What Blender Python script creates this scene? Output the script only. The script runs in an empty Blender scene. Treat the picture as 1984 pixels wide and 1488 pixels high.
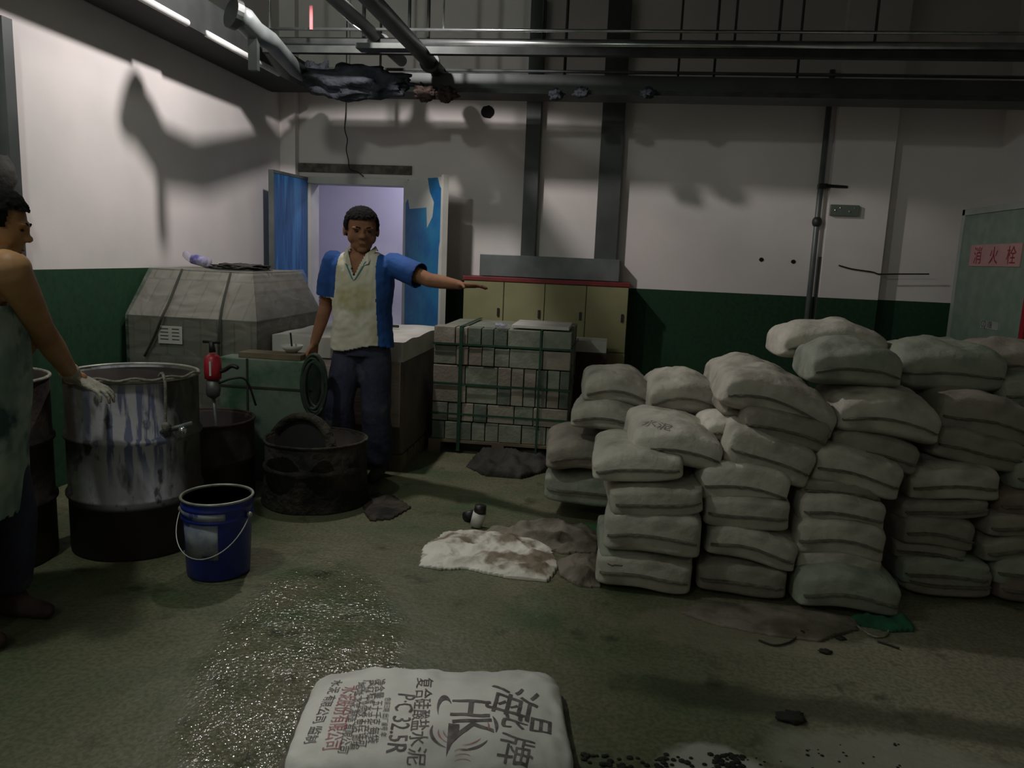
import bpy, bmesh, math, random
from mathutils import Vector, Matrix, Euler, noise
from mathutils.bvhtree import BVHTree

scene = bpy.context.scene
COL = scene.collection
PI = math.pi
R = math.radians

# ------------------------------------------------------------------ camera
F, CX, CY = 1500.0, 992.0, 744.0
H = 1.45
TH = 0.042                                   # roll
PITCH = math.atan(249 * math.cos(TH) / F)
YAW = R(7.1)
_f = Vector((-math.sin(YAW) * math.cos(PITCH), math.cos(YAW) * math.cos(PITCH), -math.sin(PITCH)))
_r0 = Vector((math.cos(YAW), math.sin(YAW), 0))
_u0 = _r0.cross(_f)
_r = _r0 * math.cos(TH) + _u0 * math.sin(TH)
_u = _u0 * math.cos(TH) - _r0 * math.sin(TH)
CAM = Vector((0, 0, H))
cd = bpy.data.cameras.new('camera'); cam = bpy.data.objects.new('camera', cd); COL.objects.link(cam)
cam.matrix_world = Matrix(((_r.x, _u.x, -_f.x, 0), (_r.y, _u.y, -_f.y, 0), (_r.z, _u.z, -_f.z, H), (0, 0, 0, 1)))
cd.sensor_width = 36; cd.lens = F / 1984 * 36; cd.clip_start = 0.05; cd.clip_end = 60
scene.camera = cam

def ray(px, py):
    return _f + _r * ((px - CX) / F) - _u * ((py - CY) / F)
def atY(px, py, Y):
    d = ray(px, py); return CAM + d * (Y / d.y)
def atZ(px, py, z):
    d = ray(px, py); return CAM + d * ((z - H) / d.z)
def atX(px, py, X):
    d = ray(px, py); return CAM + d * (X / d.x)

# ------------------------------------------------------------------ world, lights, exposure
w = bpy.data.worlds.new('world'); scene.world = w; w.use_nodes = True
w.node_tree.nodes['Background'].inputs[0].default_value = (0.75, 0.95, 0.85, 1)
w.node_tree.nodes['Background'].inputs[1].default_value = 0.0
vs = scene.view_settings
vs.view_transform = 'Standard'; vs.look = 'None'; vs.gamma = 1; vs.use_curve_mapping = False
vs.exposure = -0.28

def lamp(name, kind, loc, energy, color=(1, 1, 1), size=0.1, rot=None, sx=None, sy=None):
    d = bpy.data.lights.new(name, kind); d.energy = energy; d.color = color
    if kind == 'POINT': d.shadow_soft_size = size
    if kind == 'SPOT': d.shadow_soft_size = size; d.spot_size = R(154); d.spot_blend = .10
    if kind == 'AREA':
        d.shape = 'RECTANGLE'; d.size = sx; d.size_y = sy
    o = bpy.data.objects.new(name, d); COL.objects.link(o); o.location = loc
    if rot: o.rotation_euler = rot
    return o
lamp('work_lamp', 'POINT', (-2.25, 2.1, 3.3), 72, (0.94, 1.0, 0.93), 0.07)
lamp('pipe_lamp', 'SPOT', (-1.8, 4.85, 3.36), 165, (1.0, 0.93, 0.92), 0.05)
lamp('rear_fill', 'POINT', (-1.5, -1.3, 3.2), 34, (0.95, 1.0, 0.93), 0.25)  # unseen fill light behind the camera, added to brighten the sack fronts
lamp('corridor_lamp', 'AREA', (-2.0, 8.5, 2.75), 26, (0.80, 0.78, 1.0), rot=(0, 0, 0), sx=1.0, sy=0.25)

# ------------------------------------------------------------------ materials
def lin(c):
    c = c / 255.0
    return c / 12.92 if c <= 0.04045 else ((c + 0.055) / 1.055) ** 2.4
def C(r, g, b): return (lin(r), lin(g), lin(b), 1)
MATS = {}
def mat(name, col, col2=None, rough=0.8, scale=6.0, bump=0.0, bscale=40.0, metal=0.0, detail=5.0, lo=0.35, hi=0.65,
        stretch=(1, 1, 1), spec=0.5, alpha=None, col3=None, scale3=2.0, lo3=0.5, hi3=0.62, bdist=0.01, rough2=None):
    m = bpy.data.materials.new(name); m.use_nodes = True; nt = m.node_tree; n = nt.nodes; L = nt.links
    p = n['Principled BSDF']; p.inputs['Roughness'].default_value = rough; p.inputs['Metallic'].default_value = metal
    p.inputs['Specular IOR Level'].default_value = spec
    p.inputs['Base Color'].default_value = col
    tc = n.new('ShaderNodeTexCoord'); mp = n.new('ShaderNodeMapping'); mp.inputs['Scale'].default_value = stretch
    L.new(tc.outputs['Object'], mp.inputs['Vector'])
    out = None
    if col2:
        nz = n.new('ShaderNodeTexNoise'); nz.inputs['Scale'].default_value = scale; nz.inputs['Detail'].default_value = detail
        L.new(mp.outputs[0], nz.inputs['Vector'])
        rp = n.new('ShaderNodeValToRGB'); rp.color_ramp.elements[0].position = lo; rp.color_ramp.elements[1].position = hi
        rp.color_ramp.elements[0].color = col; rp.color_ramp.elements[1].color = col2
        L.new(nz.outputs['Fac'], rp.inputs[0]); out = rp.outputs[0]
        if rough2 is not None:
            mr = n.new('ShaderNodeMapRange'); mr.inputs['From Min'].default_value = lo; mr.inputs['From Max'].default_value = hi
            mr.inputs['To Min'].default_value = rough; mr.inputs['To Max'].default_value = rough2
            L.new(nz.outputs['Fac'], mr.inputs['Value']); L.new(mr.outputs[0], p.inputs['Roughness'])
    if col3:
        nz = n.new('ShaderNodeTexNoise'); nz.inputs['Scale'].default_value = scale3; nz.inputs['Detail'].default_value = 7
        L.new(mp.outputs[0], nz.inputs['Vector'])
        rp = n.new('ShaderNodeValToRGB'); rp.color_ramp.elements[0].position = lo3; rp.color_ramp.elements[1].position = hi3
        L.new(nz.outputs['Fac'], rp.inputs[0])
        mx = n.new('ShaderNodeMix'); mx.data_type = 'RGBA'
        L.new(rp.outputs[0], mx.inputs['Factor'])
        if out: L.new(out, mx.inputs['A'])
        else: mx.inputs['A'].default_value = col
        mx.inputs['B'].default_value = col3; out = mx.outputs['Result']
    if out: L.new(out, p.inputs['Base Color'])
    if bump:
        nb = n.new('ShaderNodeTexNoise'); nb.inputs['Scale'].default_value = bscale; nb.inputs['Detail'].default_value = 4
        L.new(mp.outputs[0], nb.inputs['Vector'])
        b = n.new('ShaderNodeBump'); b.inputs['Strength'].default_value = bump; b.inputs['Distance'].default_value = bdist
        L.new(nb.outputs['Fac'], b.inputs['Height']); L.new(b.outputs[0], p.inputs['Normal'])
    if alpha is not None: p.inputs['Alpha'].default_value = alpha
    MATS[name] = m
    return m

def wall_paint(name, border, flip=False):
    """plaster, white above and green below a painted border at a world height"""
    m = bpy.data.materials.new(name); m.use_nodes = True; nt = m.node_tree; n = nt.nodes; L = nt.links
    p = n['Principled BSDF']; p.inputs['Roughness'].default_value = 0.75
    g = n.new('ShaderNodeNewGeometry'); sp = n.new('ShaderNodeSeparateXYZ'); L.new(g.outputs['Position'], sp.inputs[0])
    nz = n.new('ShaderNodeTexNoise'); nz.inputs['Scale'].default_value = 1.3; nz.inputs['Detail'].default_value = 6
    L.new(g.outputs['Position'], nz.inputs['Vector'])
    nf = n.new('ShaderNodeTexNoise'); nf.inputs['Scale'].default_value = 30; nf.inputs['Detail'].default_value = 4
    L.new(g.outputs['Position'], nf.inputs['Vector'])
    gt = n.new('ShaderNodeMath'); gt.operation = 'GREATER_THAN'; L.new(sp.outputs['Z'], gt.inputs[0]); gt.inputs[1].default_value = border
    rw = n.new('ShaderNodeValToRGB'); rw.color_ramp.elements[0].color = C(212, 208, 204); rw.color_ramp.elements[1].color = C(228, 221, 217)
    rw.color_ramp.elements[0].position = 0.35; rw.color_ramp.elements[1].position = 0.65
    L.new(nz.outputs['Fac'], rw.inputs[0])
    rg = n.new('ShaderNodeValToRGB'); rg.color_ramp.elements[0].color = C(12, 52, 28); rg.color_ramp.elements[1].color = C(20, 64, 36)
    rg.color_ramp.elements[0].position = 0.35; rg.color_ramp.elements[1].position = 0.65
    L.new(nf.outputs['Fac'], rg.inputs[0])
    mx = n.new('ShaderNodeMix'); mx.data_type = 'RGBA'; L.new(gt.outputs[0], mx.inputs['Factor'])
    L.new(rg.outputs[0], mx.inputs['A']); L.new(rw.outputs[0], mx.inputs['B']); L.new(mx.outputs['Result'], p.inputs['Base Color'])
    b = n.new('ShaderNodeBump'); b.inputs['Strength'].default_value = 0.15; b.inputs['Distance'].default_value = 0.004
    L.new(nf.outputs['Fac'], b.inputs['Height']); L.new(b.outputs[0], p.inputs['Normal'])
    return m

def floor_mat():
    m = bpy.data.materials.new('wet_concrete'); m.use_nodes = True; nt = m.node_tree; n = nt.nodes; L = nt.links
    p = n['Principled BSDF']; g = n.new('ShaderNodeNewGeometry'); P0 = g.outputs['Position']
    def nz(s, d=5, src=None):
        x = n.new('ShaderNodeTexNoise'); x.inputs['Scale'].default_value = s; x.inputs['Detail'].default_value = d
        L.new(src or P0, x.inputs['Vector']); return x.outputs['Fac']
    def mr(v, a, b, c, d):
        x = n.new('ShaderNodeMapRange'); x.inputs['From Min'].default_value = a; x.inputs['From Max'].default_value = b
        x.inputs['To Min'].default_value = c; x.inputs['To Max'].default_value = d; L.new(v, x.inputs['Value']); return x.outputs[0]
    def math_(op, a, b):
        x = n.new('ShaderNodeMath'); x.operation = op
        for i, v in enumerate((a, b)):
            if isinstance(v, (int, float)): x.inputs[i].default_value = v
            else: L.new(v, x.inputs[i])
        return x.outputs[0]
    def mix(f, a, b):
        x = n.new('ShaderNodeMix'); x.data_type = 'RGBA'; L.new(f, x.inputs['Factor'])
        for k, v in (('A', a), ('B', b)):
            if isinstance(v, tuple): x.inputs[k].default_value = v
            else: L.new(v, x.inputs[k])
        return x.outputs['Result']
    sp = n.new('ShaderNodeSeparateXYZ'); L.new(P0, sp.inputs[0])
    base = mix(mr(nz(1.1), .38, .62, 0, 1), C(98, 101, 74), C(112, 112, 88))
    base = mix(mr(nz(2.3, 7), .5, .68, 0, .8), base, C(72, 94, 62))
    # drier and paler concrete to the right of the room
    dry = mr(math_('ADD', sp.outputs['X'], math_('MULTIPLY', nz(1.6, 6), 0.9)), .55, 1.3, 0, 1)
    base = mix(math_('MULTIPLY', dry, .75), base, C(138, 134, 114))
    base = mix(mr(nz(5.5, 6), .60, .72, 0, .8), base, C(56, 60, 42))
    base = mix(mr(nz(60, 3), .42, .6, 0, .35), base, C(40, 42, 34))
    # darker colour band running to the right across the near floor
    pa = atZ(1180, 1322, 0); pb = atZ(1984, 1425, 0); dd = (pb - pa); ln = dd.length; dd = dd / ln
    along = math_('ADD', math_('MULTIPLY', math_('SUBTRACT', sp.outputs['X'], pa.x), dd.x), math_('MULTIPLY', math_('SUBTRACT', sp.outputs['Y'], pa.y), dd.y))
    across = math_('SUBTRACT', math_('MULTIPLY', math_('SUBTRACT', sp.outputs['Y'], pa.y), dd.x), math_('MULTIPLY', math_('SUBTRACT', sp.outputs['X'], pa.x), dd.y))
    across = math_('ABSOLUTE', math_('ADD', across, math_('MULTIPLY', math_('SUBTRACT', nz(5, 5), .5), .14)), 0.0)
    band_mask = math_('MULTIPLY', mr(across, .05, .10, 1, 0), mr(along, -.1, .25, 0, 1))
    base = mix(math_('MULTIPLY', band_mask, .62), base, C(44, 48, 34))
    # pale dried slurry splash on the near right
    for (x0, y0, rx, ry, col, k) in ((.36, 2.13, .16, .11, C(168, 168, 156), 1.0), (.9, 2.25, .40, .16, C(140, 140, 124), .8),
                                      (.05, 4.05, .22, .14, C(70, 130, 84), .8), (.55, 3.0, .5, .2, C(136, 130, 112), .5)):
        dx = math_('DIVIDE', math_('SUBTRACT', sp.outputs['X'], x0), rx); dy = math_('DIVIDE', math_('SUBTRACT', sp.outputs['Y'], y0), ry)
        rr = math_('ADD', math_('MULTIPLY', dx, dx), math_('MULTIPLY', dy, dy))
        rr = math_('ADD', rr, math_('MULTIPLY', nz(9, 5), 1.8))
        base = mix(math_('MULTIPLY', mr(rr, 1.35, 1.9, 1, 0), k), base, col)
    L.new(base, p.inputs['Base Color'])
    # gritty wet patch with standing water between the grains
    wc = atZ(590, 1290, 0); wt = atZ(640, 1120, 0)
    slope = (wt.x - wc.x) / (wt.y - wc.y)
    hw = abs(atZ(760, 1290, 0).x - wc.x)
    dy = math_('SUBTRACT', sp.outputs['Y'], wc.y)
    dx = math_('SUBTRACT', math_('SUBTRACT', sp.outputs['X'], wc.x), math_('MULTIPLY', dy, slope))
    dx = math_('DIVIDE', dx, hw * 1.15); dy = math_('DIVIDE', dy, (wt.y - wc.y) * 1.15)
    rr = math_('ADD', math_('MULTIPLY', dx, dx), math_('MULTIPLY', dy, dy))
    wet = mr(math_('ADD', rr, math_('MULTIPLY', nz(7, 5), 1.5)), 1.4, 2.1, 1, 0)
    rough = math_('SUBTRACT', mr(nz(3), .4, .6, .40, .52), math_('MULTIPLY', wet, .38))
    L.new(rough, p.inputs['Roughness'])
    hgt = math_('ADD', math_('MULTIPLY', nz(75, 1), math_('ADD', .04, math_('MULTIPLY', wet, .20))), math_('MULTIPLY', nz(6, 4), .45))
    b = n.new('ShaderNodeBump'); b.inputs['Strength'].default_value = 1.0; b.inputs['Distance'].default_value = .03
    L.new(hgt, b.inputs['Height']); L.new(b.outputs[0], p.inputs['Normal'])
    L.new(math_('ADD', .4, math_('MULTIPLY', wet, .6)), p.inputs['Specular IOR Level'])
    return m

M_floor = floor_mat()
M_wall_b = wall_paint('paint_back', 1.2); M_wall_l = wall_paint('paint_left', 1.265)
mat('ceiling', C(112, 120, 112), C(92, 98, 92), rough=.9, scale=2)
mat('cement_patch', C(78, 74, 66), C(112, 108, 98), rough=.95, scale=14, bump=.6, bscale=60)
mat('dark_steel', C(40, 44, 42), C(58, 62, 58), rough=.5, metal=.3, scale=8)
mat('tray_dark', C(28, 32, 31), C(40, 44, 42), rough=.7, scale=6)
mat('grey_steel', C(92, 98, 98), C(112, 118, 116), rough=.42, metal=.35, scale=5)
mat('galvanised', C(168, 174, 172), C(196, 200, 198), rough=.24, metal=.9, scale=9)
mat('trunking', C(64, 69, 67), C(78, 83, 81), rough=.5, metal=.2, scale=4, detail=3)
mat('white_conduit', C(222, 224, 220), C(200, 202, 198), rough=.5, scale=6)
mat('rag', C(32, 37, 44), C(54, 60, 66), rough=.95, scale=9, bump=.7, bscale=30, bdist=.02)
mat('rust', C(52, 40, 34), C(74, 58, 50), rough=.9, scale=12)
mat('black_rubber', C(22, 22, 22), rough=.6)
mat('black_plastic', C(20, 20, 21), C(34, 34, 34), rough=.5, scale=6)
mat('red_tag', C(190, 110, 112), rough=.7)
mat('door_blue', C(40, 98, 156), C(30, 80, 134), rough=.42, scale=3, stretch=(6, 6, .6), col3=C(64, 132, 190), scale3=1.4, bump=.3, bscale=9, bdist=.02)
mat('door_film', C(26, 98, 158), C(40, 126, 170), rough=.35, scale=4, bump=.4, bscale=14, bdist=.01)
mat('door_white', C(206, 206, 196), C(190, 190, 182), rough=.5, scale=3)
mat('corridor', C(208, 204, 214), C(196, 192, 206), rough=.8, scale=1.5)
mat('louver', C(120, 118, 130), rough=.7)
mat('cabinet_beige', C(132, 130, 92), C(144, 141, 102), rough=.6, scale=4, detail=6)
mat('cabinet_red', C(128, 34, 36), C(104, 28, 30), rough=.5, scale=14)
mat('block_grey', C(116, 122, 108), C(138, 142, 126), rough=.9, scale=9, bump=.3, bscale=50)
mat('block_pink', C(136, 130, 118), C(150, 142, 128), rough=.9, scale=9, bump=.3, bscale=50)
mat('block_dark', C(84, 94, 82), C(104, 112, 98), rough=.9, scale=9, bump=.3, bscale=50)
mat('strap_green', C(24, 60, 42), C(34, 76, 54), rough=.5, scale=30)
mat('rope_dark', C(50, 52, 44), rough=.9)
mat('rope_pale', C(150, 146, 132), C(112, 108, 98), rough=.9, scale=40, bump=.5, bscale=120)
mat('pallet_wood', C(120, 108, 86), C(94, 82, 64), rough=.9, scale=5, stretch=(1, 8, 1))
mat('white_board', C(206, 204, 196), C(188, 186, 176), rough=.7, scale=5)
mat('paper', C(196, 196, 188), rough=.8)
mat('ink', C(66, 62, 62), rough=.8)
mat('wrapped_white', C(196, 182, 172), C(170, 150, 142), rough=.5, scale=2.5, stretch=(.5, .5, 6), bump=.5, bscale=9, bdist=.02)
mat('wrapped_side', C(74, 66, 58), C(104, 94, 82), rough=.6, scale=4, bump=.6, bscale=9, bdist=.02)
mat('green_crate', C(96, 114, 98), C(112, 126, 110), rough=.75, scale=3, col3=C(54, 92, 68), scale3=3.5, bump=.2)
mat('skin', C(146, 106, 80), C(128, 90, 68), rough=.75, scale=12, spec=.15)
mat('skin_arm', C(192, 150, 104), C(160, 116, 80), rough=.55, scale=7, spec=.3)
mat('hair', C(14, 12, 12), C(22, 19, 18), rough=.9, scale=60, spec=.15)
mat('eye', C(26, 20, 18), rough=.3)
mat('lip', C(110, 66, 58), rough=.5)
mat('shirt_white', C(214, 211, 198), C(196, 190, 168), rough=.9, scale=4, bump=.25, bscale=16, bdist=.02, col3=C(176, 168, 128), scale3=3)
mat('shirt_blue', C(34, 84, 154), C(26, 64, 124), rough=.85, scale=5, bump=.3, bscale=16, bdist=.02)
mat('shirt_teal', C(70, 124, 134), rough=.85)
mat('trousers', C(42, 42, 64), C(54, 56, 74), rough=.9, scale=7, bump=.5, bscale=14, bdist=.03, col3=C(84, 92, 88), scale3=5, lo3=.56, hi3=.7)
mat('apron', C(112, 138, 126), C(156, 172, 158), rough=.85, scale=9, bump=.3, bscale=16, bdist=.02, col3=C(52, 80, 78), scale3=7, detail=2)
mat('apron_edge', C(160, 160, 146), rough=.9)
mat('glove', C(196, 190, 176), C(160, 152, 136), rough=.95, scale=14, bump=.5, bscale=90)
mat('shoe', C(30, 28, 28), C(50, 44, 40), rough=.7, scale=12)
mat('drum_inside', C(34, 28, 24), C(50, 42, 36), rough=.85, scale=8)
mat('drum_dark', C(34, 26, 24), C(62, 50, 44), rough=.75, scale=8, bump=.5, bscale=30, detail=8)
mat('drum_crust', C(38, 34, 28), C(70, 64, 52), rough=.95, scale=10, bump=1.0, bscale=22, bdist=.03, detail=8, col3=C(20, 18, 16), scale3=5)
mat('bucket_in', C(120, 126, 104), C(92, 98, 78), rough=.6, scale=9)
mat('bucket_rim', C(176, 178, 164), C(140, 142, 130), rough=.4, metal=.4, scale=20)
mat('bucket_blue', C(36, 52, 140), C(26, 38, 112), rough=.35, scale=7, stretch=(1, 1, .5), detail=7)
mat('bucket_label', C(150, 156, 160), C(112, 120, 138), rough=.6, scale=16, detail=8, col3=C(48, 60, 124), scale3=7, lo3=.55, hi3=.6)
mat('wire', C(180, 180, 172), rough=.35, metal=.7)
mat('tool_red', C(178, 34, 52), C(150, 26, 40), rough=.4, scale=12)
mat('tool_grey', C(120, 122, 116), C(86, 88, 82), rough=.5, metal=.5, scale=14)
mat('bottle', C(190, 186, 210), rough=.2, alpha=.45)
mat('bottle_label', C(88, 84, 150), C(180, 178, 200), rough=.5, scale=18)
mat('hydrant_face', C(98, 118, 104), C(114, 130, 116), rough=.45, scale=10)
mat('hydrant_frame', C(168, 176, 168), C(146, 154, 148), rough=.4, metal=.3, scale=3)
mat('sign_pink', C(172, 132, 130), C(160, 120, 120), rough=.6, scale=5)
mat('sign_red', C(126, 28, 34), rough=.6)
mat('red_panel', C(130, 14, 32), rough=.5)
mat('exit_sign', C(98, 108, 98), rough=.3)
mat('exit_dot', C(240, 244, 238), rough=.1, metal=.9)
mat('hole', C(16, 15, 14), rough=1)
mat('green_cloth', C(20, 64, 44), C(34, 92, 62), rough=.9, scale=12, bump=.5, bscale=40)
mat('hose', C(30, 44, 36), C(44, 58, 46), rough=.6, scale=20)
mat('debris', C(34, 34, 28), C(56, 54, 46), rough=.8, scale=6, bump=.5, bscale=20, bdist=.02)
mat('crumb', C(26, 26, 22), C(44, 42, 36), rough=.9, scale=20)

def sack_mat(name, a, b, dust, weave=.25, dark=C(72, 72, 62), lo3=.56, hi3=.75):
    m = mat(name, a, b, rough=.78, scale=9, detail=9, lo=.3, hi=.7, bump=weave + .2, bscale=34, bdist=.012, col3=dust, scale3=5.5, lo3=lo3 - .06, hi3=hi3)
    return m
SACK = [sack_mat('sack_grey', C(192, 188, 174), C(158, 154, 140), C(112, 109, 97)),
        sack_mat('sack_pale', C(214, 210, 196), C(190, 186, 172), C(142, 138, 124)),
        sack_mat('sack_dust', C(152, 146, 132), C(130, 125, 113), C(98, 94, 82)),
        sack_mat('sack_green', C(158, 162, 146), C(134, 140, 124), C(92, 110, 94)),
        sack_mat('sack_brown', C(136, 120, 108), C(112, 102, 92), C(84, 72, 64))]
mat('seam', C(84, 82, 72), C(112, 108, 96), rough=.9, scale=30)
mat('sack_front', C(228, 226, 218), C(214, 212, 204), rough=.72, scale=4, bump=.3, bscale=24, bdist=.008, col3=C(196, 195, 188), scale3=3)
mat('print_dark', C(92, 84, 84), C(132, 126, 124), rough=.8, scale=40, lo=.4, hi=.75)
mat('print_red', C(170, 96, 102), C(188, 140, 142), rough=.8, scale=40)
mat('print_pale', C(196, 160, 160), C(196, 176, 174), rough=.8, scale=30)
mat('print_faint', C(128, 127, 116), C(168, 165, 152), rough=.8, scale=30)
mat('empty_sack', C(220, 218, 206), C(196, 190, 176), rough=.7, scale=5, detail=7, bump=.8, bscale=12, bdist=.02, col3=C(122, 110, 92), scale3=6, lo3=.5, hi3=.6)
mat('empty_grey', C(132, 124, 110), C(108, 102, 88), rough=.85, scale=7, detail=7, bump=.6, bscale=16, bdist=.02, col3=C(88, 82, 68), scale3=5)

# painted drum: rusty steel with white and blue streaks over the upper two thirds
def drum_paint():
    m = bpy.data.materials.new('drum_streaks'); m.use_nodes = True; nt = m.node_tree; n = nt.nodes; L = nt.links
    p = n['Principled BSDF']; p.inputs['Roughness'].default_value = .7
    tc = n.new('ShaderNodeTexCoord'); sp = n.new('ShaderNodeSeparateXYZ'); L.new(tc.outputs['Object'], sp.inputs[0])
    def nz(s, st, d=6):
        mp = n.new('ShaderNodeMapping'); mp.inputs['Scale'].default_value = st; L.new(tc.outputs['Object'], mp.inputs[0])
        x = n.new('ShaderNodeTexNoise'); x.inputs['Scale'].default_value = s; x.inputs['Detail'].default_value = d
        L.new(mp.outputs[0], x.inputs['Vector']); return x.outputs['Fac']
    def mr(v, a, b, c, d):
        x = n.new('ShaderNodeMapRange'); x.inputs['From Min'].default_value = a; x.inputs['From Max'].default_value = b
        x.inputs['To Min'].default_value = c; x.inputs['To Max'].default_value = d; L.new(v, x.inputs['Value']); return x.outputs[0]
    def mul(a, b):
        x = n.new('ShaderNodeMath'); x.operation = 'MULTIPLY'; L.new(a, x.inputs[0])
        if isinstance(b, float): x.inputs[1].default_value = b
        else: L.new(b, x.inputs[1])
        return x.outputs[0]
    def mix(f, a, b):
        x = n.new('ShaderNodeMix'); x.data_type = 'RGBA'; L.new(f, x.inputs['Factor'])
        for k, v in (('A', a), ('B', b)):
            if isinstance(v, tuple): x.inputs[k].default_value = v
            else: L.new(v, x.inputs[k])
        return x.outputs['Result']
    steel = mix(mr(nz(5, (1, 1, 1)), .4, .6, 0, 1), C(52, 46, 40), C(82, 86, 72))
    # the pale coat sits on the side of the drum that faces the room
    def add(a, b):
        x = n.new('ShaderNodeMath'); x.operation = 'ADD'; L.new(a, x.inputs[0]); L.new(b, x.inputs[1]); return x.outputs[0]
    side = add(mul(sp.outputs['X'], .83), mul(sp.outputs['Y'], .55))
    ang = mr(side, -.24, -.12, 0, 1)
    ang2 = mr(side, .10, .22, 1, 0)
    band = mul(mul(mr(sp.outputs['Z'], .235, .26, 0, 1), mr(sp.outputs['Z'], .78, .86, 1, 0)), mul(ang, ang2))
    white = mul(mr(nz(9, (1, 1, .35)), .36, .46, 0, 1), band)
    blue = mul(mr(nz(30, (1, 1, .12), 5), .49, .55, 0, 1), mr(sp.outputs['Z'], .34, .5, .15, 1))
    col = mix(white, steel, C(178, 176, 182))
    col = mix(mul(blue, mul(band, .75)), col, C(52, 60, 112))
    col = mix(mul(mr(nz(14, (1, 1, .5), 7), .60, .66, 0, 1), .85), col, C(44, 42, 40))
    low = mr(sp.outputs['Z'], .235, .25, 1, 0)
    col = mix(low, col, C(44, 36, 30))
    L.new(col, p.inputs['Base Color'])
    nb = nz(30, (1, 1, 1)); b = n.new('ShaderNodeBump'); b.inputs['Strength'].default_value = .25; b.inputs['Distance'].default_value = .01
    L.new(nb, b.inputs['Height']); L.new(b.outputs[0], p.inputs['Normal'])
    return m
M_drum = drum_paint()

# bricks seen through stretch film
def wrapped_bricks():
    m = bpy.data.materials.new('wrapped_bricks'); m.use_nodes = True; nt = m.node_tree; n = nt.nodes; L = nt.links
    p = n['Principled BSDF']; p.inputs['Roughness'].default_value = .7
    tc = n.new('ShaderNodeTexCoord'); mp = n.new('ShaderNodeMapping'); mp.inputs['Rotation'].default_value = (PI / 2, 0, 0)
    L.new(tc.outputs['Object'], mp.inputs[0])
    bk = n.new('ShaderNodeTexBrick'); bk.inputs['Scale'].default_value = 1.0
    bk.inputs['Brick Width'].default_value = .115; bk.inputs['Row Height'].default_value = .24; bk.inputs['Mortar Size'].default_value = .006
    bk.inputs['Color1'].default_value = C(112, 108, 94); bk.inputs['Color2'].default_value = C(92, 92, 80); bk.inputs['Mortar'].default_value = C(60, 60, 52)
    L.new(mp.outputs[0], bk.inputs['Vector']); 
    nz = n.new('ShaderNodeTexNoise'); nz.inputs['Scale'].default_value = 4; nz.inputs['Detail'].default_value = 6
    L.new(tc.outputs['Object'], nz.inputs['Vector'])
    mx = n.new('ShaderNodeMix'); mx.data_type = 'RGBA'; L.new(nz.outputs['Fac'], mx.inputs['Factor'])
    L.new(bk.outputs['Color'], mx.inputs['A']); mx.inputs['B'].default_value = C(112, 104, 94); L.new(mx.outputs['Result'], p.inputs['Base Color'])
    return m
M_wbrick = wrapped_bricks()
def film_mat():
    m = bpy.data.materials.new('stretch_film'); m.use_nodes = True; nt = m.node_tree; n = nt.nodes; L = nt.links
    p = n['Principled BSDF']; p.inputs['Roughness'].default_value = .22; p.inputs['Base Color'].default_value = C(170, 176, 166)
    tc = n.new('ShaderNodeTexCoord'); mp = n.new('ShaderNodeMapping'); mp.inputs['Scale'].default_value = (1, 1, 2.2)
    mp.inputs['Rotation'].default_value = (0, .5, 0)
    L.new(tc.outputs['Object'], mp.inputs[0])
    nz = n.new('ShaderNodeTexNoise'); nz.inputs['Scale'].default_value = 5; nz.inputs['Detail'].default_value = 5; nz.inputs['Distortion'].default_value = 1.2
    L.new(mp.outputs[0], nz.inputs['Vector'])
    r = n.new('ShaderNodeMapRange'); r.inputs['From Min'].default_value = .35; r.inputs['From Max'].default_value = .7
    r.inputs['To Min'].default_value = .10; r.inputs['To Max'].default_value = .30; L.new(nz.outputs['Fac'], r.inputs['Value'])
    L.new(r.outputs[0], p.inputs['Alpha'])
    b = n.new('ShaderNodeBump'); b.inputs['Strength'].default_value = .9; b.inputs['Distance'].default_value = .03
    L.new(nz.outputs['Fac'], b.inputs['Height']); L.new(b.outputs[0], p.inputs['Normal'])
    return m
M_film = film_mat()

def MM(m): return MATS[m] if isinstance(m, str) else m

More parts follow.
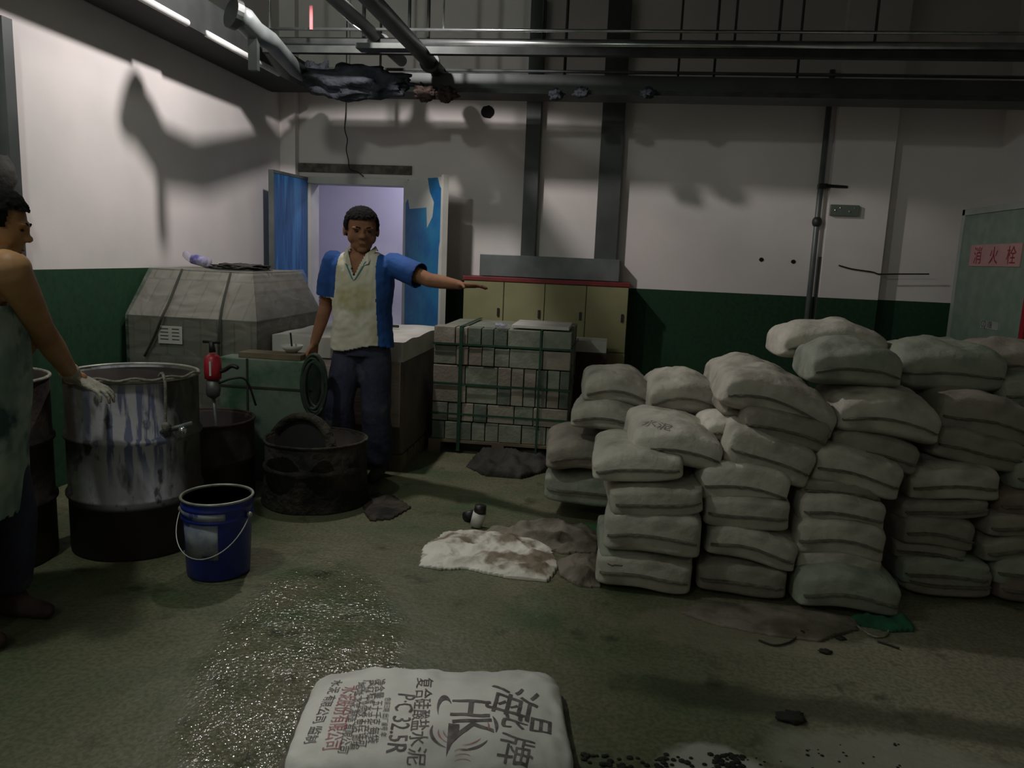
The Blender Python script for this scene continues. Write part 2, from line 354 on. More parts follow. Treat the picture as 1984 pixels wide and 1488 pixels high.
# ------------------------------------------------------------------ mesh helpers
class MB:
    def __init__(s): s.v = []; s.f = []; s.mi = []
    def add(s, vs_, fs, mi=0):
        k = len(s.v); s.v += [Vector(p) for p in vs_]; s.f += [tuple(i + k for i in f) for f in fs]; s.mi += [mi] * len(fs); return s
    def box(s, a, b, mi=0, M=None):
        x0, y0, z0 = a; x1, y1, z1 = b
        vs_ = [Vector(p) for p in ((x0, y0, z0), (x1, y0, z0), (x1, y1, z0), (x0, y1, z0), (x0, y0, z1), (x1, y0, z1), (x1, y1, z1), (x0, y1, z1))]
        if M: vs_ = [M @ p for p in vs_]
        return s.add(vs_, [(0, 3, 2, 1), (4, 5, 6, 7), (0, 1, 5, 4), (1, 2, 6, 5), (2, 3, 7, 6), (3, 0, 4, 7)], mi)
    def tube(s, pts, r, n=12, mi=0, cap=True):
        pts = [Vector(p) for p in pts]; m = len(pts)
        rs = r if isinstance(r, (list, tuple)) else [r] * m
        rings = []; prev = None
        for i in range(m):
            t = (pts[min(i + 1, m - 1)] - pts[max(i - 1, 0)]).normalized()
            if prev is None:
                a = Vector((0, 0, 1)) if abs(t.z) < .9 else Vector((1, 0, 0)); a = t.cross(a).normalized()
            else:
                a = (prev - t * prev.dot(t)).normalized()
            prev = a; b = t.cross(a)
            rings.append([pts[i] + (a * math.cos(2 * PI * k / n) + b * math.sin(2 * PI * k / n)) * rs[i] for k in range(n)])
        vs_ = [p for q in rings for p in q]; fs = []
        for i in range(m - 1):
            for k in range(n):
                fs.append((i * n + k, i * n + (k + 1) % n, (i + 1) * n + (k + 1) % n, (i + 1) * n + k))
        if cap: fs += [tuple(range(n - 1, -1, -1)), tuple((m - 1) * n + k for k in range(n))]
        return s.add(vs_, fs, mi)
    def lathe(s, prof, c=(0, 0, 0), n=48, mi=0, wob=None):
        vs_ = []; fs = []; m = len(prof)
        for (r, z) in prof:
            for k in range(n):
                a = 2 * PI * k / n; q = r
                if wob: q += wob(a, z)
                vs_.append(Vector((c[0] + q * math.cos(a), c[1] + q * math.sin(a), c[2] + z)))
        for i in range(m - 1):
            for k in range(n): fs.append((i * n + k, i * n + (k + 1) % n, (i + 1) * n + (k + 1) % n, (i + 1) * n + k))
        if prof[0][0] > 0: fs.append(tuple(range(n - 1, -1, -1)))
        if prof[-1][0] > 0: fs.append(tuple((m - 1) * n + k for k in range(n)))
        return s.add(vs_, fs, mi)
    def ball(s, c, r, M=None, n=20, m=12, mi=0):
        c = Vector(c); r = r if isinstance(r, (tuple, list)) else (r, r, r); vs_ = []; fs = []
        for j in range(1, m):
            ph = PI * j / m
            for k in range(n):
                a = 2 * PI * k / n
                p = Vector((r[0] * math.sin(ph) * math.cos(a), r[1] * math.sin(ph) * math.sin(a), r[2] * math.cos(ph)))
                vs_.append(c + (M @ p if M else p))
        t = len(vs_); vs_.append(c + (M @ Vector((0, 0, r[2])) if M else Vector((0, 0, r[2])))); vs_.append(c - (M @ Vector((0, 0, r[2])) if M else Vector((0, 0, r[2]))))
        for j in range(m - 2):
            for k in range(n): fs.append((j * n + k, (j + 1) * n + k, (j + 1) * n + (k + 1) % n, j * n + (k + 1) % n))
        for k in range(n):
            fs.append((t, k, (k + 1) % n)); fs.append((t + 1, (m - 2) * n + (k + 1) % n, (m - 2) * n + k))
        return s.add(vs_, fs, mi)
    def limb(s, pr, n=16, mi=0):
        """chain of (point, radius) with round ends"""
        pts = [Vector(p) for p, _ in pr]; rs = [r for _, r in pr]
        s.tube(pts, rs, n, mi)
        for p, r in zip(pts, rs): s.ball(p, r, n=n, m=10, mi=mi)
        return s
    def loft(s, rings, n=28, mi=0):
        """rings of (centre, rx, ry, rotz); a trunk"""
        vs_ = []; fs = []; m = len(rings)
        for (c, rx, ry, rz) in rings:
            for k in range(n):
                a = 2 * PI * k / n; ca = math.cos(a); sa = math.sin(a)
                e = .85
                x = rx * math.copysign(abs(ca) ** e, ca); y = ry * math.copysign(abs(sa) ** e, sa)
                vs_.append(Vector((c[0] + x * math.cos(rz) - y * math.sin(rz), c[1] + x * math.sin(rz) + y * math.cos(rz), c[2])))
        for i in range(m - 1):
            for k in range(n): fs.append((i * n + k, i * n + (k + 1) % n, (i + 1) * n + (k + 1) % n, (i + 1) * n + k))
        fs += [tuple(range(n - 1, -1, -1)), tuple((m - 1) * n + k for k in range(n))]
        return s.add(vs_, fs, mi)
    def build(s, name, mats, parent=None, smooth=False, local=False, origin=None, bevel=0, **tags):
        me = bpy.data.meshes.new(name)
        if local: org = Vector((0, 0, 0))
        elif parent is not None: org = worldloc(parent)
        elif origin is not None: org = Vector(origin)
        else:
            xs = [p.x for p in s.v]; ys = [p.y for p in s.v]; zs = [p.z for p in s.v]
            org = Vector(((min(xs) + max(xs)) / 2, (min(ys) + max(ys)) / 2, min(zs)))
        me.from_pydata([p - org for p in s.v], [], s.f); me.validate()
        ms = mats if isinstance(mats, (list, tuple)) else [mats]
        for m in ms: me.materials.append(MM(m))
        if len(ms) > 1:
            for pl, mi in zip(me.polygons, s.mi): pl.material_index = mi
        if smooth:
            for pl in me.polygons: pl.use_smooth = True
        me.update()
        return link(name, me, parent, Vector((0, 0, 0)) if (parent is not None or local) else org, bevel, **tags)
def worldloc(o):
    v = Vector((0, 0, 0))
    while o is not None: v += o.location; o = o.parent
    return v
def link(name, me, parent, loc, bevel=0, **tags):
    o = bpy.data.objects.new(name, me); COL.objects.link(o); o.location = loc
    if parent is not None: o.parent = parent
    if bevel:
        b = o.modifiers.new('bevel', 'BEVEL'); b.width = bevel; b.segments = 2; b.limit_method = 'ANGLE'
    tag(o, **tags); return o
def tag(o, label=None, cat=None, group=None, kind=None):
    if label: o['label'] = label
    if cat: o['category'] = cat
    if group: o['group'] = group
    if kind: o['kind'] = kind
    return o
def thing(name, label, cat, loc=(0, 0, 0), rotz=0, group=None):
    o = bpy.data.objects.new(name, None); COL.objects.link(o); o.location = loc; o.rotation_euler = (0, 0, rotz)
    return tag(o, label, cat, group)
def struct(name, mb, m, parent=None, **k):
    return mb.build(name, m, parent, kind=None if parent is not None else 'structure', **k)
def remesh(mb, voxel, smooth_it=4, factor=.5):
    """union of the pieces as one continuous skin"""
    me = bpy.data.meshes.new('tmp'); me.from_pydata([tuple(p) for p in mb.v], [], mb.f); me.update()
    bm = bmesh.new(); bm.from_mesh(me); bmesh.ops.recalc_face_normals(bm, faces=bm.faces); bm.to_mesh(me); bm.free()
    o = bpy.data.objects.new('tmp', me); COL.objects.link(o)
    r = o.modifiers.new('r', 'REMESH'); r.mode = 'VOXEL'; r.voxel_size = voxel; r.use_smooth_shade = True
    if smooth_it:
        q = o.modifiers.new('s', 'SMOOTH'); q.iterations = smooth_it; q.factor = factor
    dg = bpy.context.evaluated_depsgraph_get(); dg.update()
    res = bpy.data.meshes.new_from_object(o.evaluated_get(dg)); bpy.data.objects.remove(o)
    for pl in res.polygons: pl.use_smooth = True
    return res
def put(name, me, mats, parent, pick=None, cut=None, **tags):
    me.name = name; me.materials.clear()
    for m in (mats if isinstance(mats, (list, tuple)) else [mats]): me.materials.append(MM(m))
    if cut:
        bm = bmesh.new(); bm.from_mesh(me)
        for co, no in cut if isinstance(cut, list) else []:
            bmesh.ops.bisect_plane(bm, geom=bm.verts[:] + bm.edges[:] + bm.faces[:], plane_co=co, plane_no=no, clear_outer=True)
        bm.to_mesh(me); bm.free()
    if pick:
        for pl in me.polygons: pl.material_index = pick(pl.center)
    for pl in me.polygons: pl.use_smooth = True
    return link(name, me, parent, Vector((0, 0, 0)), **tags)
def drop_faces(me, test):
    bm = bmesh.new(); bm.from_mesh(me)
    bmesh.ops.delete(bm, geom=[f for f in bm.faces if test(f.calc_center_median())], context='FACES')
    bm.to_mesh(me); bm.free()

def text_mesh(s, size=1.0):
    cu = bpy.data.curves.new('t', 'FONT'); cu.body = s; cu.size = size; cu.align_x = 'LEFT'; cu.align_y = 'CENTER'; cu.resolution_u = 2
    o = bpy.data.objects.new('t', cu); COL.objects.link(o)
    dg = bpy.context.evaluated_depsgraph_get(); dg.update()
    me = bpy.data.meshes.new_from_object(o.evaluated_get(dg)); bpy.data.objects.remove(o)
    vs_ = [v.co.copy() for v in me.vertices]; fs = [tuple(p.vertices) for p in me.polygons]; bpy.data.meshes.remove(me)
    return vs_, fs

rnd = random.Random(7)
XL, XR, YB, ZC = -3.15, 3.15, 7.2, 4.25

# ================================================================== the room
hx0 = atY(594, 500, YB).x; hx1 = atY(785, 500, YB).x; hz = atY(690, 347, YB).z     # doorway
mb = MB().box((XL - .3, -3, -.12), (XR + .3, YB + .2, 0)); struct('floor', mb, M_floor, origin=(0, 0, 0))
mb = MB().box((XL - .3, -3, ZC), (XR + .3, YB + .2, ZC + .15)); struct('ceiling', mb, 'ceiling')
mb = MB()
mb.box((XL - .2, YB, 0), (hx0, YB + .2, ZC)).box((hx1, YB, 0), (XR + .2, YB + .2, ZC)).box((hx0, YB, hz), (hx1, YB + .2, ZC))
struct('wall_back', mb, M_wall_b, origin=(0, YB, 0))
struct('wall_left', MB().box((XL - .2, -3, 0), (XL, YB, ZC)), M_wall_l)
struct('wall_right', MB().box((XR, -3, 0), (XR + .2, YB, ZC)), M_wall_b)
struct('wall_front', MB().box((XL - .2, -3.2, 0), (XR + .2, -3, ZC)), M_wall_b)
struct('shade_block', MB().box((-1.67, 3.85, 3.06), (XR, 4.15, ZC)), 'ceiling')   # unseen block above the view, added to shade the upper right back wall
# shallow pilasters: corner and right
px0 = atY(1606, 400, YB - .1).x; px1 = atY(1722, 400, YB - .1).x
struct('trim_1', MB().box((px0, YB - .1, 0), (px1, YB, ZC)), M_wall_b)
struct('trim_2', MB().box((XL, YB - .09, 0), (atY(572, 300, YB - .09).x, YB, ZC)), M_wall_b)
# corridor beyond the doorway
mb = MB().box((XL - .6, YB + 2.1, 0), (0.3, YB + 2.3, 3)).box((XL - .8, YB + .2, 0), (XL - .6, YB + 2.3, 3)).box((.3, YB + .2, 0), (.5, YB + 2.3, 3))
mb.box((XL - .6, YB + .2, 2.95), (.3, YB + 2.3, 3.1))
struct('wall_corridor', mb, 'corridor')
struct('floor_corridor', MB().box((XL - .6, YB + .2, -.12), (.3, YB + 2.3, 0)), 'ceiling')
# louvred vent in the corridor wall
yv = YB + 2.1 - .015
a = atY(600, 535, yv); b = atY(628, 600, yv)
t = thing('wall_vent', 'pale louvred vent low on the corridor wall seen through the doorway', 'vent', ((a.x + b.x) / 2, yv, b.z))
MB().box((a.x - .02, yv, b.z - .02), (b.x + .02, yv + .014, a.z + .02)).build('frame', 'corridor', t)
mb = MB()
for k in range(9):
    z = b.z + (a.z - b.z) * (k + .2) / 9
    mb.box((a.x, yv - .008, z), (b.x, yv + .001, z + (a.z - b.z) / 18))
mb.build('slats', 'louver', t)
# door frame and rough cement lintel
struct('trim_3', MB().box((atY(574, 330, YB - .02).x, YB - .02, atY(690, 336, YB).z), (atY(797, 330, YB - .02).x, YB, atY(690, 319, YB).z)), 'cement_patch')
fw = .05
mb = MB().box((hx0 - .01, YB - .03, hz - .05), (hx1 + .02, YB + .2, hz + .01)).box((hx0, YB - .01, 0), (hx0 + fw * .9, YB + .2, hz)).box((hx1 - .02, YB - .01, 0), (hx1, YB + .2, hz))
door = struct('door_1', mb, 'door_white')

def door_leaf(name, p0, p1, z1, th, m, label):
    """an upright slab between two plan points"""
    p0 = Vector((p0[0], p0[1], 0)); p1 = Vector((p1[0], p1[1], 0)); d = (p1 - p0); Lh = d.length; d.normalize()
    M = Matrix.Translation(p0) @ Matrix(((d.x, -d.y, 0, 0), (d.y, d.x, 0, 0), (0, 0, 1, 0), (0, 0, 0, 1)))
    t = thing(name, label, 'door', (p0.x, p0.y, 0))
    return t, M, Lh
# left leaf, blue
pn = atY(526, 330, 6.55)
t, M, Lh = door_leaf('door_leaf', (hx0 + .005, YB - .03), (pn.x, pn.y), pn.z, .04, 'door_blue', 'blue door leaf standing open against the corner left of the doorway')
MB().box((0, -.02, .02), (Lh, .02, hz - .01), M=M).build('panel', 'door_blue', t)
MB().box((Lh - .004, -.024, .02), (Lh + .012, .024, hz), M=M).box((0, -.024, hz - .025), (Lh, .024, hz), M=M).build('edge_trim', 'grey_steel', t)
# right leaf, white with torn blue film
pn = atY(864, 345, 6.6)
t, M, Lh = door_leaf('door_leaf', (hx1 + .0, YB - .03), (pn.x, pn.y), pn.z, .04, 'door_white', 'white door leaf with torn blue film standing open right of the doorway')
MB().box((0, -.02, .02), (Lh, .02, hz - .01), M=M).build('panel', 'door_white', t)
MB().box((Lh - .03, -.026, .02), (Lh + .006, .026, hz + .005), M=M).build('edge_trim', 'door_white', t)
Minv = M.inverted()
# film outline traced on the leaf plane
def on_leaf(px, py):
    n = M.to_3x3() @ Vector((0, 1, 0)); p0 = M @ Vector((0, -.0215, 0)); d = ray(px, py)
    k = (p0 - CAM).dot(n) / d.dot(n); q = Minv @ (CAM + d * k); return q
film = [(786, 394), (790, 386), (793, 405), (826, 402), (827, 443), (838, 420), (841, 392), (833, 372), (829, 345), (848, 344), (852, 360), (859, 366), (857, 430), (860, 462), (850, 480), (848, 530), (856, 560), (858, 625), (784, 640)]
def clampx(q): return Vector((min(max(q.x, .004), Lh - .035), q.y, max(q.z, .1)))
pts = [clampx(on_leaf(*p)) for p in film]
pts[-1].z = .05; pts[-2].z = .05
from mathutils.geometry import tessellate_polygon
tri = tessellate_polygon([[Vector((p.x, p.z, 0)) for p in pts]])
me = bpy.data.meshes.new('blue_film')
me.from_pydata([M @ Vector((p.x, -.0215, p.z)) - worldloc(t) for p in pts], [], [tuple(q) for q in tri]); me.materials.append(MM('door_film'))
o = link('blue_film', me, t, Vector((0, 0, 0))); tag(o, 'torn blue protective film'); md = o.modifiers.new('s', 'SOLIDIFY'); md.thickness = .003; md.offset = 0
hq = on_leaf(838, 540)
MB().box((Lh * .72, -.06, hq.z - .02), (Lh * .9, -.035, hq.z + .02), M=M).box((Lh * .78, -.06, hq.z - .01), (Lh * .82, -.02, hq.z + .01), M=M).build('handle', 'grey_steel', t)

# hanging black cable above the doorway
def path(pts, Y, r, name, m, label, cat, parent=None, n=8, **k):
    P = [atY(x, y, Y) for x, y in pts]
    P = smooth_pts(P)
    return MB().tube(P, r, n).build(name, m, parent, smooth=True, label=label, cat=cat, **k)
def smooth_pts(P, k=4):
    out = []
    for i in range(len(P) - 1):
        p0 = P[max(i - 1, 0)]; p1 = P[i]; p2 = P[i + 1]; p3 = P[min(i + 2, len(P) - 1)]
        for j in range(k):
            t = j / k
            out.append(.5 * ((2 * p1) + (p2 - p0) * t + (2 * p0 - 5 * p1 + 4 * p2 - p3) * t * t + (3 * p1 - p0 - 3 * p2 + p3) * t ** 3))
    out.append(P[-1]); return out
path([(674, -60), (672, 60), (671, 175), (670, 215), (668, 250), (673, 270), (671, 290), (675, 310), (678, 328), (692, 333), (705, 342)], 7.1, .005, 'hanging_cable', 'black_rubber',
     'thin black cable hanging down in front of the wall over the doorway', 'cable')

# ================================================================== overhead services
Y1, Y2 = 5.8, 6.35
def xbar(x0, y0, x1, y1, Y, r=None, hgt=None, dep=.08, name='pipe', m='dark_steel', label='', cat='pipe', ext=True, **k):
    a = atY(x0, y0, Y); b = atY(x1, y1, Y)
    z = (a.z + b.z) / 2; xe = XR - .02 if ext else b.x
    if r: mb = MB().tube([(a.x, Y, z), (xe, Y, z)], r, 16)
    else: mb = MB().box((a.x, Y - dep / 2, z - hgt / 2), (xe, Y + dep / 2, z + hgt / 2))
    return mb.build(name, m, smooth=bool(r), label=label, cat=cat, **k), a, z
_, a1, z_ch = xbar(512, 97, 1500, 104, Y1, hgt=.05, dep=.06, name='support_channel', label='long dark steel channel carrying the nearer overhead pipe across the room', cat='channel')
_, a2, z_p = xbar(512, 80, 1500, 90, Y1, r=.034, name='overhead_pipe', m='galvanised', label='thick galvanised pipe lying on the nearer overhead channel', cat='pipe')
_, a3, z_t = xbar(523, 52, 1500, 66, Y1 - .1, r=.011, name='conduit', m='galvanised', label='thin bright conduit running just above the thick galvanised pipe', cat='conduit')
for x, lab in ((523, 'bright threaded rod rising at the left end of the thin conduit'), (859, 'thin bright rod rising from the middle of the thin conduit')):
    p = atY(x, 55, Y1 - .1)
    MB().tube([(p.x, Y1 - .1, z_t), (p.x, Y1 - .1, ZC)], .010 if x < 600 else .007, 8).build('hanger_rod', 'galvanised', smooth=True, label=lab, cat='rod')
p = atY(603, 30, Y1 - .16)
MB().box((p.x - .011, Y1 - .165, z_t - .02), (p.x + .011, Y1 - .155, z_t + .14)).build('ribbon', 'red_tag', label='faded red ribbon tied to the thin bright overhead conduit', cat='ribbon')
# second rack near the wall
xbar(640, 131, 1500, 146, Y2, r=.012, name='conduit', m='grey_steel', label='thin grey conduit above the far overhead trunking', cat='conduit')
_, _, z2 = xbar(636, 164, 1500, 172, Y2, hgt=.15, dep=.14, name='overhead_trunking', m='trunking', label='long grey trunking crossing the room close to the back wall', cat='trunking')
xbar(636, 181, 1500, 189, Y2 - .05, hgt=.035, dep=.3, name='support_channel', m='dark_steel', label='dark steel channel under the far grey trunking', cat='channel')
# hanger rods
for i, (x, Y, ztop, zb, r_) in enumerate([(705, Y1, 0, z_ch, .014), (793, Y1, 0, z_ch, .012), (830, Y1, 0, z_ch, .012), (1052, Y1, 0, z_ch, .010),
                            (1425, Y1, 0, z_ch, .009), (1510, Y1, 0, z_ch, .010), (1697, Y1, 0, z_ch, .010), (738, Y2, 0, z2, .010), (1098, Y2, 0, z2, .012),
                            (1320, Y2, 0, z2, .009), (1390, Y2, 0, z2, .010), (1553, Y2, 0, z2, .010)]):
    p = atY(x, 60, Y)
    where = 'the nearer channel' if Y == Y1 else 'the far trunking'
    k = ['leftmost', 'second', 'third', 'fourth', 'fifth', 'sixth', 'seventh', 'leftmost', 'second', 'third', 'fourth', 'fifth'][i]
    MB().tube([(p.x, Y, zb), (p.x, Y, ZC)], r_, 8).build('hanger_rod', 'dark_steel', smooth=True, label=f'dark hanger rod holding {where} to the ceiling, {k} from the left', cat='rod', group='dark overhead hanger rods')
# pipes running towards the back wall
def ypipe(px, py, Yend, Ystart, r, name, m, label, cat='pipe', flange=True, dz=0):
    p = atY(px, py, Yend)
    t = thing(name, label, cat, (p.x, (Ystart + Yend) / 2, p.z + dz))
    MB().tube([(p.x, Ystart, p.z + dz), (p.x, Yend, p.z + dz)], r, 20).build('pipe_body', m, t, smooth=True)
    if flange:
        for y in (Ystart + .8, Yend - .55): MB().tube([(p.x, y, p.z + dz), (p.x, y + .03, p.z + dz)], r * 1.4, 20).build('flange', m, t, smooth=False)
    return p
pA = ypipe(862, 152, 6.6, 2.2, .055, 'overhead_pipe', 'trunking', 'grey overhead pipe running back to the wall, right of the pair')
pB = ypipe(778, 118, 6.5, 2.2, .045, 'overhead_pipe', 'trunking', 'grey overhead pipe running back to the wall, left of the pair')
MB().box((atY(702, 100, 5.7).x, 5.55, atY(760, 104, 5.7).z), (atY(800, 100, 5.7).x, 5.68, atY(760, 94, 5.7).z)).build('pipe_bracket', 'dark_steel', label='short dark bracket under the left overhead pipe', cat='bracket')
# left elbow duct with a mouth
e0 = atY(494, 62, 5.0); e1 = atY(600, 150, 6.3)
t = thing('elbow_duct', 'grey round duct with an open elbow near the left wall', 'duct', (e0.x, 5.6, e0.z))
MB().tube([(e0.x - .06, 4.86, e0.z + .06), (e0.x - .03, 4.92, e0.z + .05), e0, (e0.x + .01, 5.2, e0.z), (e1.x, 6.0, e1.z), (e1.x, 6.6, e1.z)], [.075, .075, .07, .06, .06, .06], 20).build('duct_body', 'grey_steel', t, smooth=True)
MB().tube([(e0.x - .08, 4.84, e0.z + .07), (e0.x - .055, 4.875, e0.z + .062)], .092, 24).build('flange', 'dark_steel', t)
MB().box((e0.x - .03, 4.96, e0.z - .24), (e0.x + .03, 5.0, e0.z)).build('bracket', 'dark_steel', t)

def crumple(name, c, rad, m, label, cat, seed, amp=.35, fr=2.2, n=44, mm=26, parent=None, flat=None, M=None, **k):
    mb = MB().ball((0, 0, 0), (1, 1, 1), n=n, m=mm)
    so = Vector((seed * 3.1, seed * 1.7, 0)); out = []
    for p in mb.v:
        d = 1 + amp * noise.fractal(p * fr + so, 1.0, 2.0, 5) + amp * .5 * (abs(noise.noise(p * fr * 1.7 + so)) - .2)
        q = Vector((p.x * rad[0], p.y * rad[1], p.z * rad[2])) * d
        if M: q = M @ q
        out.append(q + Vector(c))
    if flat is not None: out = [Vector((p.x, p.y, max(p.z, flat))) for p in out]
    mb.v = out
    return mb.build(name, m, parent, smooth=True, label=label, cat=cat, **k)
c = atY(690, 160, 6.12)
crumple('rag_bundle', c, (.40, .13, .115), 'rag', 'dark blue grey rags bundled around the overhead pipes above the doorway', 'rags', 1, amp=.5, fr=1.7)
c = atY(612, 150, 6.3)
crumple('rag_bundle', c, (.13, .14, .10), 'rag', 'dark cloth wrapped on the end of the left round duct', 'rags', 2, amp=.5)
c = atY(824, 181, 6.12)
crumple('pipe_lagging', c, (.085, .06, .055), 'rust', 'brown torn lagging lump under the left overhead pipe end', 'lagging', 3, amp=.5)
c = atY(866, 182, 6.12)
crumple('pipe_lagging', c, (.075, .06, .055), 'rust', 'brown torn lagging lump under the right overhead pipe end', 'lagging', 4, amp=.5)
for i, (x, y) in enumerate([(1078, 176), (1126, 172), (1255, 172)]):
    c = atY(x, y + 8, 6.1)
    crumple('rag_scrap', c, (.05, .04, .035), 'rag', 'small dark rag scrap hanging under the far channel, ' + ['left one', 'middle one', 'right one'][i] + ' of three', 'rags', 6 + i, amp=.7, n=20, mm=12, group='rag scraps under the far channel')
# tray along the left wall
MB().box((-3.13, 1.0, 2.80), (-2.77, 6.9, 3.03)).build('cable_tray', 'tray_dark', label='dark cable tray running along the top of the left wall', cat='tray')
for i, (xa, xb) in enumerate(((60, 371), (408, 546))):
    pa = atX(xa, 0 + .44 * (xa - 141), -2.74); pb = atX(xb, .44 * (xb - 141), -2.74)
    z = 2.80
    MB().tube([(-2.765, pa.y, z + .01), (-2.765, pb.y, z + .01)], .022, 12).build('conduit', 'white_conduit', smooth=True,
        label=['longer white conduit on the side of the left cable tray, nearer the camera', 'shorter white conduit on the side of the left cable tray, nearer the corner'][i], cat='conduit')
# slack cable on the upper left wall
P = [atX(x, y, XL + .01) for x, y in ((372, 0), (395, 18), (430, 38), (455, 52), (470, 40), (478, 20))]
MB().tube(smooth_pts(P), .014, 8).build('slack_cable', 'trunking', smooth=True, label='slack grey cable looping on the upper left wall above the tray', cat='cable')
# wire loops near the top
P = [atY(x, y, 5.2) for x, y in ((640, 0), (655, 20), (680, 45), (700, 60))]
MB().tube(smooth_pts(P), .006, 8).build('thin_wire', 'galvanised', smooth=True, label='thin bright wire slanting down behind the rods at the top', cat='wire')

# vertical grey trunking on the left wall + small box
p = atX(16, 250, XL + .03)
MB().box((XL, p.y - .035, 0), (XL + .06, p.y + .035, 2.52)).build('wall_trunking', 'trunking', label='narrow grey trunking running up the left wall at the photo edge', cat='trunking')
p = atX(2, 340, XL + .1)
crumple('cap', (XL + .10, p.y, p.z), (.06, .08, .10), 'debris', 'dark cap hanging on the left wall above the bent head', 'cap', 9, amp=.15, n=24, mm=14)

# ================================================================== back wall fittings
def wall_box(x0, y0, x1, y1, dep, name, m, label, cat, Y=YB, bevel=.003, **k):
    a = atY(x0, y0, Y - dep); b = atY(x1, y1, Y - dep)
    return MB().box((min(a.x, b.x), Y - dep, min(a.z, b.z)), (max(a.x, b.x), Y, max(a.z, b.z))).build(name, m, bevel=bevel, label=label, cat=cat, **k), a, b
ct = atY(1050, 541, 6.85).z
xa = atY(1036 - 18, 330, YB - .1).x; xb = atY(1036 + 10, 330, YB - .1).x
zt = atY(1000, 505, YB - .12).z
for (l, r_, lab) in ((1015, 1043, 'narrower grey vertical trunking dropping to the box on the cabinet'), (1160, 1204, 'wider grey vertical trunking dropping to the box on the cabinet, the right one')):
    a = atY(l, 340, YB - .1).x; b = atY(r_, 340, YB - .1).x
    MB().box((a, YB - .1, zt), (b, YB, ZC - .6)).build('vertical_trunking', 'trunking', bevel=.003, label=lab, cat='trunking')
a = atY(932, 492, 7.05); b = atY(1200, 520, 7.05)
ob = MB().box((a.x, 7.0, ct + .005), (b.x, 7.2, a.z)).build('trunking_box', 'grey_steel', bevel=.003, label='long low grey metal trunking box lying on the beige cabinet', cat='box')
# cabinet
cx0 = atY(897, 600, 6.85).x; cx1 = atY(1216, 600, 6.85).x
t = thing('storage_cabinet', 'beige four door cabinet with red top against the back wall', 'cabinet', ((cx0 + cx1) / 2, 7.02, 0))
MB().box((cx0, 6.86, .0), (cx1, 7.198, ct - .035)).build('carcass', 'cabinet_beige', t)
MB().box((cx0 - .01, 6.835, ct - .035), (cx1 + .01, 7.199, ct)).build('red_top', 'cabinet_red', t, bevel=.003, label='thin red worktop edge')
zb = atY(1200, 683, 6.85).z
for i in range(4):
    d0 = cx0 + (cx1 - cx0) * i / 4 + .004; d1 = cx0 + (cx1 - cx0) * (i + 1) / 4 - .004
    d = MB().box((d0, 6.842, zb), (d1, 6.86, ct - .042)).build('door', 'cabinet_beige', t, bevel=.002)
    hzz = atY(1040, 607, 6.84).z - .005
    MB().box((d1 - .05, 6.828, hzz - .035), (d1 - .03, 6.842, hzz + .035)).build('handle', 'black_plastic', d)
MB().box((cx0, 6.842, zb - .11), (cx1, 6.86, zb - .008)).build('lower_panel', 'cabinet_beige', t, bevel=.002)
MB().box((cx0, 6.850, .0), (cx1, 6.86, zb - .12)).build('plinth', 'door_white', t)
# pipe on the right
P = [atY(1607, 185, YB - .06), atY(1583, 430, YB - .06)]
pz = atY(1560, 640, YB - .06)
X0 = P[1].x
t = thing('riser_pipe', 'grey vertical pipe with a valve on the back wall right of the cabinet', 'pipe', (X0, YB - .06, 0))
MB().tube([(X0, YB - .06, 0), (X0, YB - .06, 3.1)], .024, 14).build('pipe_body', 'grey_steel', t, smooth=True)
MB().tube([(X0 + .07, YB - .03, .0), (X0 + .07, YB - .03, 1.55)], .018, 10).build('side_conduit', 'trunking', t, smooth=True)
zj = P[1].z
MB().ball((X0, YB - .06, zj), (.042, .042, .05)).build('joint', 'dark_steel', t, smooth=True)
zv = atY(1600, 361, YB - .06).z
MB().box((X0 - .02, YB - .1, zv - .02), (X0 + .05, YB - .02, zv + .02)).tube([(X0 + .03, YB - .09, zv), (X0 + .21, YB - .1, zv - .005)], [.018, .012], 10).build('valve_handle', 'black_plastic', t, smooth=False)
# dead exit sign
a = atY(1610, 396, YB - .13); b = atY(1663, 419, YB - .13)
t = thing('exit_sign', 'unlit grey green sign with bright spots right of the riser pipe', 'sign', ((a.x + b.x) / 2, YB - .13, b.z))
MB().box((a.x, YB - .135, b.z), (b.x, YB - .1, a.z)).build('casing', 'exit_sign', t, bevel=.003)
for (x, y, r_) in ((1618, 407, .008), (1628, 403, .007), (1646, 410, .009), (1656, 404, .006)):
    p = atY(x, y, YB - .136); MB().ball((p.x, YB - .136, p.z), r_, n=10, m=6).build('lamp_dot', 'exit_dot', t, smooth=True)
# holes, marks and cable
for i, (x, y, r_, lab) in enumerate([(945, 217, .062, 'large dark hole in the plaster high over the cabinet'), (1475, 503, .02, 'small dark hole in the wall, left of two near the riser pipe'), (1537, 507, .02, 'small dark hole in the wall, right of two near the riser pipe')]):
    p = atY(x, y, YB)
    mb = MB(); n = 22
    vv = [Vector((p.x + math.cos(2 * PI * k / n) * r_ * (1 + .25 * noise.noise(Vector((k, i * 5, 0)))), YB - .004, p.z + math.sin(2 * PI * k / n) * r_ * (.9 + .2 * noise.noise(Vector((k * .7, i, 3)))))) for k in range(n)]
    mb.add(vv + [v + Vector((0, .003, 0)) for v in vv], [tuple(range(n))] + [tuple(range(2 * n - 1, n - 1, -1))] + [(k, (k + 1) % n, (k + 1) % n + n, k + n) for k in range(n)])
    mb.build('wall_hole', 'hole', label=lab, cat='hole')
path([(1625, 514), (1650, 521), (1690, 527), (1703, 531), (1740, 531), (1800, 531)], YB - .11, .006, 'wall_cable', 'black_rubber', 'thin dark cable sagging across the wall above the green band', 'cable')

